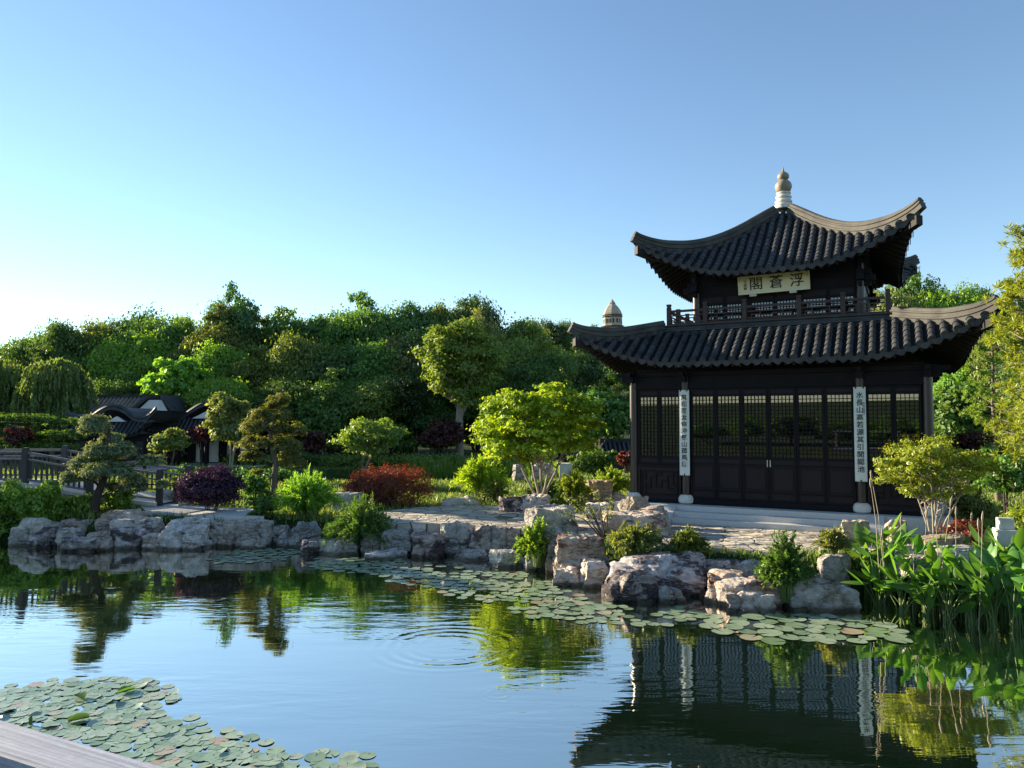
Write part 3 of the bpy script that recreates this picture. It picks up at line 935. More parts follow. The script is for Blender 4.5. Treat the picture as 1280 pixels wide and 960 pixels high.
# ---------------------------------------------------------------- hung boards with writing
def lettering(body, size, M4, parent, fat=0.0, extr=0.004):
    c = bpy.data.curves.new('lettering', 'FONT')
    c.body = body
    c.size = size
    c.align_x = 'CENTER'
    c.align_y = 'CENTER'
    c.offset = fat
    c.extrude = extr
    c.materials.append(M['ink'])
    tmp = bpy.data.objects.new('lettering', c)
    COL.objects.link(tmp)
    bpy.context.view_layer.update()
    me = bpy.data.meshes.new_from_object(tmp.evaluated_get(bpy.context.evaluated_depsgraph_get()))
    bpy.data.objects.remove(tmp)
    o = bpy.data.objects.new('lettering', me)
    link(o, parent)
    o.matrix_local = M4
    return o
FRONT = Matrix.Rotation(R(90), 4, 'X')          # text plane facing local -y
pq = thing('name_plaque', 'cream horizontal name plaque with three large black characters under the upper eave', 'plaque')
tilt = Matrix.Rotation(R(-9), 4, 'X')
loc = PMAT @ Matrix.Translation((0.02, -UB - 0.42, 8.10)) @ Matrix.Rotation(R(9), 4, 'X') @ Matrix.Rotation(R(-0.8), 4, 'Y') @ Matrix.Diagonal((0.92, 1, 0.9, 1))
pq.matrix_world = loc
MB().box(-1.13, 1.13, 0, 0.05, -0.29, 0.29).build('board', M['cream'], pq)
fbm = MB()
frame_(fbm, -1.16, 1.16, -0.32, 0.32, 0.015, 0.03, 0.075)
fbm.build('frame', M['cream'], pq)
for i, ch in enumerate('閣蒼浮'):
    lettering(ch, 0.47, Matrix.Translation((-0.56 + 0.66 * i, -0.006, 0.0)) @ FRONT, pq, 0.003)
for i, ch in enumerate('王西野'):
    lettering(ch, 0.11, Matrix.Translation((-0.92, -0.006, 0.12 - 0.12 * i)) @ FRONT, pq, 0.0)
for sx in (-0.68, 0.62):
    MB().box(sx - 0.11, sx + 0.11, -0.03, 0.10, -0.40, -0.322).build('hook', M['metal'], pq)
for side, txt, small, lab in ((-1, '風和茝渡懷沖氣山蘊風唐', '', 'white vertical couplet board with black script on the left inner column'),
                              (1, '水長山高若源其引閒認池', '辛丑年夏月', 'white vertical couplet board with black script on the right inner column')):
    t = thing('couplet_board', lab, 'couplet board', group='couplet boards on the pavilion columns')
    t.matrix_world = PMAT @ Matrix.Translation((side * ICOL, -W - 0.15, 3.44))
    c = MB()
    hw, hh = 0.155, 1.31
    rows = []
    for a in np.linspace(-1, 1, 9):
        y = -0.05 * math.sqrt(max(0, 1 - 0.75 * a * a)) + 0.02
        rows.append([(hw * a, y, -hh), (hw * a, y, hh)])
    rows2 = [[(p[0], p[1] + 0.022, p[2]) for p in r] for r in rows]
    c.grid(rows, True)
    c.grid(rows2)
    c.grid([[r[0] for r in rows], [r[0] for r in rows2]])
    c.grid([[r[1] for r in rows], [r[1] for r in rows2]], True)
    c.grid([rows[0], rows2[0]])
    c.grid([rows[-1], rows2[-1]], True)
    c.build('board', M['couplet'], t)
    for i, ch in enumerate(txt):
        lettering(ch, 0.19, Matrix.Translation((0, -0.036, 1.07 - 0.205 * i)) @ FRONT, t, 0.0022, 0.003)
    for i, ch in enumerate(small):
        lettering(ch, 0.06, Matrix.Translation((0.11, -0.028, 0.85 - 0.07 * i)) @ FRONT, t, 0.0, 0.003)
    for z in (1.29, -1.29):
        for xx in ((-0.1, 0.1) if z > 0 else (0.0,)):
            MB().box(xx - 0.018, xx + 0.018, -0.05, -0.03, z - 0.025, z + 0.025).build('clip', M['ink'], t)
# ================================================================ OTHER BUILDINGS AND FIXTURES
# leaning brick tower on the far hill
TD = 430.0
tb_ = at(767, 418, TD)
tg = hgt(tb_.x, TD)
tow = thing('brick_tower', 'tall weathered octagonal brick tower rising over the wooded hill left of the pavilion', 'tower', (tb_.x, TD, tg), R(10))
top_z = at(767, 374, TD).z - tg
bz = [0, 6.5, 12, 17, 21.6, 25.8, 30.0]
rad = [8.4, 8.2, 7.9, 7.5, 7.0, 6.4, 5.6]
scl = (top_z - 9.0) / 36.5
for i in range(7):
    z0 = bz[i] * scl
    z1 = (bz[i + 1] if i < 6 else 36.5) * scl
    r = rad[i]
    tier = MB().lathe([(r, z0), (r * 0.97, z0 + (z1 - z0) * .72)], (0, 0, 0), 8).build('tier', M['tower_brick'], tow)
    MB().lathe([(r * 0.97, z0 + (z1 - z0) * .721), (r * 1.08, z0 + (z1 - z0) * .80), (r * 0.97, z0 + (z1 - z0) * .86), (r * 1.0, z0 + (z1 - z0) * .90), (r * 1.08, z0 + (z1 - z0) * .94), (r * 1.0, z1 - 0.01)], (0, 0, 0), 8).build('cornice', M['tower_dark'], tier)
    ob = MB()
    for k in range(8):
        T = Matrix.Rotation(k * math.pi / 4, 4, 'Z')
        ri = r * 0.985 * math.cos(math.pi / 8)
        for off in (-r * 0.2, r * 0.2) if i == 6 else (0,):
            ob.box(ri - 0.25, ri + 0.12, off - 0.5, off + 0.5, z0 + (z1 - z0) * .2, z0 + (z1 - z0) * .58, T)
    ob.build('openings', M['ink'], tier)
zt = 36.5 * scl
MB().lathe([(5.4, zt), (5.35, zt + 0.7), (4.9, zt + 1.9), (4.1, zt + 3.3), (3.0, zt + 4.8), (2.0, zt + 5.9), (1.7, zt + 6.2), (2.0, zt + 6.4), (1.3, zt + 7.5), (0.2, zt + 9.0)], (0, 0, 0), 8).build('roof', M['tower_brick'], tow)
tow.rotation_euler = (0, R(-1.0), R(10))

# garden halls at the left
def smooth_line(pts, n=40):
    xs_, zs_ = zip(*pts)
    P = [Vector((a, c, 0)) for a, c in pts]
    out = []
    m = len(P)
    for i in range(m - 1):
        p0, p1, p2, p3 = P[max(i - 1, 0)], P[i], P[i + 1], P[min(i + 2, m - 1)]
        for k in range(max(2, n // m)):
            t = k / max(2, n // m)
            q = 0.5 * ((2 * p1) + (p2 - p0) * t + (2 * p0 - 5 * p1 + 4 * p2 - p3) * t * t + (3 * p1 - p0 - 3 * p2 + p3) * t ** 3)
            out.append((q.x, q.y))
    out.append((P[-1].x, P[-1].y))
    return out
def rolled_hall(name, label, px0, D, linepx, gable, eave, cols, base_py, depth, tilemat):
    c = at(px0, base_py, D)
    gz = hgt(c.x, D)
    t = thing(name, label, 'pavilion', (c.x, D, gz))
    loc = lambda px, py: (at(px, py, D).x - c.x, at(px, py, D).z - gz)
    line = smooth_line([loc(*p) for p in linepx], 60)
    ez0 = loc(px0, eave)[1]
    half = (line[-1][0] - line[0][0]) / 2
    mid = (line[-1][0] + line[0][0]) / 2
    # main roof
    rows = [[(x, 0.0, z), (x, depth, z)] for x, z in line]
    r2 = [[(x, 0.0, z - 0.16), (x, depth, z - 0.16)] for x, z in line]
    rb = MB().grid(rows)
    rb.grid(r2, True)
    rf = rb.build('roof', tilemat, t, True, 40)
    # front skirt roof
    sk, sr = [], []
    for x, z in line:
        q = abs(x - mid) / half
        zt_ = min(z, loc(px0, gable[0][1])[1])
        ze = ez0 + (z - ez0 - 0.12) * max(0, (q - 0.55) / 0.45) ** 2
        ze = min(ze, zt_ - 0.05)
        sk.append([(x + (x - mid) * 0.02 * k, -1.0 * k / 4, zt_ + (ze - zt_) * (k / 4) ** 0.8) for k in range(5)])
    s = MB().grid(sk, True)
    s.grid([[(p[0], p[1], p[2] - 0.1) for p in r] for r in sk])
    s.grid([[r[-1], (r[-1][0], r[-1][1], r[-1][2] - 0.1)] for r in sk], True)
    skirt = s.build('skirt_roof', M['tile_pan'], t, True, 40)
    tt = MB()
    L = line[-1][0] - line[0][0]
    n = int(L / 0.26)
    for i in range(n):
        x = line[0][0] + L * (i + 0.5) / n
        j = min(range(len(line)), key=lambda a: abs(line[a][0] - x))
        P = [Vector((x, p[1], p[2] + 0.03)) for p in sk[j]]
        P[-1].y -= 0.05
        tt.tube(P, 0.085, 6)
    tt.build('barrel_tiles', M['tile'], skirt, True, 40)
    fr = [(Vector((x, -0.02, z)), Vector((0, 1, 0)), Vector((0, 0, 1))) for x, z in line]
    MB().sweep([(-.16, -.14), (.12, -.14), (.12, .16), (.06, .24), (-.06, .24), (-.12, .16), (-.18, .1), (-.12, .03)], fr).build('ridge', M['tile'], t)
    g = [loc(*p) for p in gable]
    gb = MB()
    m = len(g)
    gb.add([(p[0], -0.24, p[1]) for p in g] + [(p[0], -0.05, p[1]) for p in g], [tuple(range(m)), tuple(range(2 * m - 1, m - 1, -1))] + [(i, (i + 1) % m, m + (i + 1) % m, m + i) for i in range(m)])
    gb.build('gable', M['plaster'], t)
    xa, xb = loc(cols[0], eave)[0], loc(cols[-1], eave)[0]
    MB().box(xa - 0.3, xb + 0.3, -0.62, -0.45, ez0 - 0.35, ez0 - 0.02).build('beam', M['dark_wood'], t)
    MB().box(xa - 0.3, xb + 0.3, depth - 0.6, depth - 0.45, ez0 - 0.35, ez0).build('beam', M['dark_wood'], t)
    for px in cols:
        x = loc(px, eave)[0]
        for y in (-0.53, depth - 0.53):
            MB().tube([(x, y, -0.3), (x, y, ez0 - 0.1)], 0.1, 10).build('column', M['dark_wood'], t, True, 40)
    MB().box(xa - 0.6, xb + 0.6, -1.0, depth, -0.5, 0.12).build('plinth', M['granite'], t)
    return t, loc
h1, l1 = rolled_hall('waterside_pavilion', 'small open pavilion with humped dark roof, upturned corners and white gable triangle', 142, 45,
            [(84, 517), (92, 522), (103, 525), (114, 523), (126, 515), (137, 510), (147, 510), (157, 514), (167, 522), (178, 525), (187, 521), (195, 513)],
            [(137, 527), (159, 527), (148, 520.5)], 544, [98, 173, 187], 586, 4.5, M['tile'])
h2, l2 = rolled_hall('garden_hall', 'dark garden hall wing with curved ridge and white gable, standing right of the humped pavilion', 262, 49,
            [(188, 531), (200, 533), (213, 531), (226, 524), (240, 514), (252, 507), (262, 505), (272, 507), (284, 514), (298, 524), (310, 531), (322, 533), (335, 531)],
            [(242, 523), (282, 523), (262, 513)], 541, [203, 222, 262, 302, 322], 584, 5.0, M['tile'])
wl = MB()
xa, xb = l2(222, 0)[0] + 0.11, l2(302, 0)[0] - 0.11
wl.box(xa, xb, 2.9, 3.05, 0.12, 2.0)
wl.build('wall', M['plaster'], h2)
for a in (228, 245, 268, 284):
    x = l2(a, 0)[0]
    MB().box(x - 0.28, x + 0.28, 2.84, 2.895, 0.13, 1.9).build('door', M['dark_wood'], h2)
c = at(150, 580, 56)
gz = hgt(c.x, 56)
h3 = thing('long_hall', 'long garden hall behind with weathered brown tile roof and white end wall', 'hall', (c.x, 56, gz))
l3 = lambda px, py: (at(px, py, 56).x - c.x, at(px, py, 56).z - gz)
xl, zr = l3(110, 497)
xr, _ = l3(205, 497)
_, ze = l3(110, 524)
sl = [[(x, -2.6 + 2.6 * k / 6, ze + (zr - ze) * (k / 6) ** 1.25) for k in range(7)] for x in np.linspace(xl - 0.4, xr + 0.1, 24)]
b = MB().grid(sl)
b.grid([[(p[0], -p[1], p[2]) for p in r] for r in sl], True)
b.grid([[(p[0], p[1], p[2] - 0.12) for p in r] for r in sl], True)
rf = b.build('roof', M['tile_brown'], h3, True, 40)
tt = MB()
for i in range(int((xr - xl) / 0.3)):
    x = xl + 0.3 * i
    tt.tube([(x, -2.62 + 2.6 * k / 6, ze + 0.03 + (zr - ze) * (k / 6) ** 1.25) for k in range(7)], 0.085, 6)
tt.build('barrel_tiles', M['tile_brown'], rf, True, 40)
MB().box(xl - 0.45, xr + 0.15, -0.16, 0.16, zr - 0.05, zr + 0.22).build('ridge', M['tile'], h3)
for x in (xl - 0.35, xr):
    vb = MB()
    for sgn in (-1, 1):
        fr = [(Vector((x, sgn * (-2.7 + 2.7 * k / 6), ze + (zr - ze) * (k / 6) ** 1.25)), Vector((1, 0, 0)), Vector((0, 0, 1))) for k in range(7)]
        vb.sweep([(-.14, -.1), (.14, -.1), (.14, .16), (.05, .24), (-.05, .24), (-.14, .16)], fr)
    vb.build('verge_ridge', M['tile'], h3)
gw = MB()
MB().box(xl, xr - 0.3, -2.0, 2.0, -0.3, ze - 0.003).build('wall', M['fence_wood'], h3)
gw.add([(xr - 0.301, -2.0, ze), (xr - 0.301, 2.0, ze), (xr - 0.301, 0, zr - 0.25), (xl, -2.0, ze), (xl, 2.0, ze), (xl, 0, zr - 0.25)], [(0, 1, 2), (5, 4, 3)])
gw.build('gable_end', M['plaster'], h3)
# second small white gabled roof end between the hall roofs
c = at(190, 560, 53)
gz = hgt(c.x, 53)
h5 = thing('gabled_annex', 'small hall end with broad white gable under a dark verge, below the lime tree', 'hall', (c.x, 53, gz))
q = lambda px, py: (at(px, py, 53).x - c.x, at(px, py, 53).z - gz)
A, B, C_ = q(170, 516), q(213, 519), q(187, 500)
g = [(A[0], A[1]), (B[0], B[1]), (C_[0] + .9, C_[1]), (C_[0], C_[1])]
gb = MB()
gb.add([(p[0], -0.1, p[1]) for p in g] + [(p[0], 0.1, p[1]) for p in g], [(0, 1, 2, 3), (7, 6, 5, 4)] + [(i, (i + 1) % 4, 4 + (i + 1) % 4, 4 + i) for i in range(4)])
MB().box(A[0] + 0.3, B[0] - 0.3, -0.08, 2.5, -0.3, A[1] - 0.01).build('wall', M['fence_wood'], h5)
gb.build('gable_wall', M['plaster'], h5)
rg = MB()
for p0, p1 in (((A[0] - .5, A[1] - .15), (C_[0], C_[1] + .1)), ((C_[0] + .9, C_[1] + .1), (B[0] + .5, B[1] - .15))):
    rg.add([(p0[0], -0.3, p0[1]), (p1[0], -0.3, p1[1]), (p1[0], 2.8, p1[1]), (p0[0], 2.8, p0[1]), (p0[0], -0.3, p0[1] + .28), (p1[0], -0.3, p1[1] + .28), (p1[0], 2.8, p1[1] + .28), (p0[0], 2.8, p0[1] + .28)],
           [(3, 2, 1, 0), (4, 5, 6, 7), (0, 1, 5, 4), (1, 2, 6, 5), (2, 3, 7, 6), (3, 0, 4, 7)])
rg.build('roof', M['tile'], h5)
# low dark roof among the trees right of the bright maple
c = at(735, 578, 47)
gz = hgt(c.x, 47)
h4 = thing('low_pavilion', 'low building with dark tile roof half hidden among trees left of the pavilion', 'building', (c.x, 47, gz))
x0, z0 = at(692, 573, 47).x - c.x, at(692, 571, 47).z - gz
x1, z1 = at(790, 573, 47).x - c.x, at(692, 552, 47).z - gz
sl = [[(x, -1.8 + 1.8 * k / 5, z0 + (z1 - z0) * (k / 5) ** 1.2) for k in range(6)] for x in np.linspace(x0, x1, 12)]
b = MB().grid(sl)
b.grid([[(p[0], -p[1], p[2]) for p in r] for r in sl], True)
b.grid([[(p[0], p[1], p[2] - .12) for p in r] for r in sl], True)
rf = b.build('roof', M['tile_pan'], h4, True, 40)
tt = MB()
for i in range(int((x1 - x0) / 0.28)):
    tt.tube([(x0 + 0.14 + 0.28 * i, -1.83 + 1.8 * k / 5, z0 + .03 + (z1 - z0) * (k / 5) ** 1.2) for k in range(6)], 0.08, 6)
tt.build('barrel_tiles', M['tile'], rf, True, 40)
MB().box(x0, x1, -.14, .14, z1 - .05, z1 + .2).build('ridge', M['tile'], h4)
MB().box(x0 + .4, x1 - .4, -1.2, 1.2, -0.4, z0 - 0.01).build('wall', M['fence_wood'], h4)

# wooden footbridge at the left
fb = thing('footbridge', 'weathered dark timber footbridge with slatted railings ramping down to the bank at far left', 'footbridge')
def rail_run(P, post_h, parent, slats):
    """P: list of deck-level points; posts at each, rails and slats between"""
    for p in P:
        MB().box(p.x - 0.09, p.x + 0.09, p.y - 0.09, p.y + 0.09, p.z - 0.25, p.z + post_h).box(p.x - 0.075, p.x + 0.075, p.y - 0.075, p.y + 0.075, p.z + post_h, p.z + post_h + 0.06).build('post', M['fence_wood'], parent)
    for a, c in zip(P[:-1], P[1:]):
        u = Vector((0, 0, 1))
        r = MB().beam(a + u * (post_h - 0.1), c + u * (post_h - 0.1), 0.11, 0.08)
        r.beam(a + u * (post_h - 0.32), c + u * (post_h - 0.32), 0.07, 0.06)
        r.beam(a + u * 0.14, c + u * 0.14, 0.07, 0.07)
        o = r.build('rails', M['old_wood'], parent)
        if slats and c is not e4:
            n = int((c - a).length / 0.16)
            s = MB()
            for i in range(1, n):
                p = a.lerp(c, i / n)
                s.box(p.x - 0.03, p.x + 0.03, p.y - 0.02, p.y + 0.02, p.z + 0.17, p.z + post_h - 0.35)
            s.build('slats', M['fence_wood'], o)
e0 = at(-150, 604, 25.4); e1 = at(-60, 604, 25.4); e2 = at(31, 604, 25.4); e3 = at(112, 618, 26.0); e4 = at(199, 629, 26.6)
near = [e0, e1, e2, e3, e4]
far = [Vector((p.x + 0.2, p.y + 1.9, p.z)) for p in near]
rail_run(near, 1.14, fb, True)
rail_run(far, 1.14, fb, True)
dk = MB()
dk.grid([[p + Vector((0, -0.18, -0.02)), q + Vector((0, 0.18, -0.02))] for p, q in zip(near, far)], True)
dk.grid([[p + Vector((0, -0.18, -0.02)), p + Vector((0, -0.18, -0.24))] for p in near])
dk.grid([[p + Vector((0, 0.18, -0.02)), p + Vector((0, 0.18, -0.24))] for p in far], True)
dk.grid([[p + Vector((0, -0.18, -0.24)), q + Vector((0, 0.18, -0.24))] for p, q in zip(near, far)])
dk.build('deck', M['granite'], fb)
kb = MB()
for a, c in zip(near[:-1], near[1:]):
    kb.beam(a + Vector((0, -0.2, -0.02)), c + Vector((0, -0.2, -0.02)), 0.14, 0.12)
kb.build('kerb', M['white_stone'], fb)
# ramp landing and bank path at the foot of the bridge
lp = [G(140, 652, 0.78), G(150, 612, 0.80), G(200, 628, 0.80), G(262, 633, 0.80), G(330, 636, 0.8), G(330, 645, 0.8), G(240, 643, 0.8), G(185, 640, 0.8)]
tag(MB().prism([(p.x, p.y) for p in lp[1:]], 0.4, 0.79).build('garden_path', M['granite']), kind='structure')

# stone blocks
def stone_post(label, px, yb, D, w, tiers):
    p = at(px, yb, D)
    t = thing('stone_post', label, 'stone post', (p.x, p.y, p.z), R(-20))
    z = -0.1
    for i, (f, h) in enumerate(tiers):
        m = MB().box(-w * f / 2, w * f / 2, -w * f / 2, w * f / 2, z + 0.001, z + h)
        o = m.build('shaft' if i == 0 else 'cap', M['white_stone'], t)
        bv = o.modifiers.new('edges', 'BEVEL')
        bv.width = 0.02
        bv.segments = 2
        z += h
stone_post('pale two tier stone post behind the broad leaved water plants at right edge', 1257, 676, 16.6, 0.42, [(1.0, 0.36), (0.7, 0.24)])
stone_post('squat square stone block on the far bank right of the bright maple', 707, 594, 36, 0.5, [(1.0, 0.68)])

# wooden rail of the viewing deck
ra, rb_ = G(0, 898, 3.2), G(215, 960, 3.2)
dv = (rb_ - ra).normalized()
nv = Vector((dv.y, -dv.x, 0))
if nv.y > 0: nv = -nv
A = ra - dv * 1.6
Bp = rb_ + dv * 1.2
rl = thing('wooden_railing', 'weathered grey wooden handrail crossing the lower left corner', 'railing')
tr = MB()
fr = [(A.lerp(Bp, t), nv, Vector((0, 0, 1))) for t in np.linspace(0, 1, 7)]
tr.sweep([(0.0, -0.075), (0.10, -0.075), (0.104, -0.07), (0.104, -0.006), (0.098, 0.0), (0.006, 0.0), (0.0, -0.006)], fr)
tr.build('top_rail', grainmat('weathered_rail_grain', math.atan2(dv.y, dv.x), (0.14, 0.16, 0.21), (0.37, 0.41, 0.51)), rl)
lr = MB()
lr.sweep([(0.025, -0.62), (0.075, -0.62), (0.075, -0.55), (0.025, -0.55)], fr)
lr.build('lower_rail', M['old_wood'], rl)
for t in (0.05, 0.5, 0.95):
    p = A.lerp(Bp, t) + nv * 0.05
    MB().box(p.x - 0.05, p.x + 0.05, p.y - 0.05, p.y + 0.05, 2.2, 3.124).build('post', M['old_wood'], rl)
dkp = [(p.x, p.y) for p in (A - nv * 0.1, Bp - nv * 0.1, Bp + nv * 3, A + nv * 3)]
tag(MB().prism(dkp, 2.0, 2.2).build('deck_floor', M['old_wood']), kind='structure')

# ================================================================ ROCKS
def rock(x0, x1, yt, yb, D, mk, label, seed, deep=0.85, boxy=14.0, z_sink=0.25):
    if D is None: D = G((x0 + x1) / 2, yb, 0).y
    w = wpx(x1 - x0, D) * 0.97
    h = wpx(yb - yt, D) * 1.0
    dep = min(max(w * 0.72, 0.45), 1.6)
    h = max(h - 0.75 * max(0.4, HC - (at(0, yt, D).z)) * dep / (D + dep), 0.45 * h)
    c = at((x0 + x1) / 2, yb, D)
    sink = z_sink + 0.1 * h
    r_ = random.Random(seed)
    t = bpy.data.objects.new('rock', None)
    n = 25
    vs, fs, idx = [], [], {}
    def vid(p):
        k = (round(p[0], 4), round(p[1], 4), round(p[2], 4))
        if k not in idx:
            idx[k] = len(vs)
            vs.append(Vector(p))
        return idx[k]
    L = [math.tan(a) for a in np.linspace(-math.pi / 4, math.pi / 4, n)]
    for ax in range(3):
        for s in (-1, 1):
            for i in range(n - 1):
                for j in range(n - 1):
                    q = []
                    for (u, v) in ((L[i], L[j]), (L[i + 1], L[j]), (L[i + 1], L[j + 1]), (L[i], L[j + 1])):
                        p = [0, 0, 0]
                        p[ax] = s
                        p[(ax + 1) % 3] = u
                        p[(ax + 2) % 3] = v
                        q.append(vid(p))
                    fs.append(tuple(q) if s > 0 else tuple(q[::-1]))
    cuts = []
    for _ in range(9):
        d = Vector((r_.uniform(-1, 1), r_.uniform(-1, 1), r_.choice((0.0, 0.15, 0.3, 1.6)) * r_.uniform(.5, 1))).normalized()
        cuts.append((d, r_.uniform(0.88, 1.16)))
    off = Vector((seed * 3.7, seed * 1.3, seed * 7.1))
    P = []
    H = h + sink
    for p in vs:
        d = p / (abs(p.x) ** boxy + abs(p.y) ** boxy + abs(p.z) ** boxy) ** (1 / boxy)
        for nrm, hh in cuts:
            m = d.dot(nrm) - hh
            if m > 0: d = d - nrm * m
        q = Vector((d.x * w / 2, d.y * dep / 2, d.z * H / 2))
        sc = 1.0 / max(0.5, min(w, 1.3))
        nv_ = d.normalized()
        fs_ = 1.25 * sc
        dd, pts_ = mnoise.voronoi(q * fs_ + off)
        gv = mnoise.noise_vector(pts_[0] * 4.7)
        a = (q * fs_ + off - pts_[0]).dot(gv) * 0.15 + mnoise.noise(pts_[0] * 3.1) * 0.05
        lay = mnoise.noise(Vector((q.x * 0.8, q.y * 0.8, q.z * 6.0)) + off) * 0.05
        rg_ = mnoise.turbulence(q * 5.5 + off, 5, True) * 0.06 + 0.08 * max(0.0, 0.14 - (dd[1] - dd[0])) / 0.14
        q = q + nv_ * (a + lay - rg_) * min(w, H, 1.2)
        P.append(q)
    mb = MB()
    mb.add(P, fs)
    o = mb.build('rock', M[mk], None, True, 20)
    o.location = (c.x, D + dep * 0.42, c.z - sink + H / 2)
    o.rotation_euler = (0, 0, r_.uniform(-0.14, 0.14))
    return tag(o, label, 'rock', 'rocks along the pond bank')
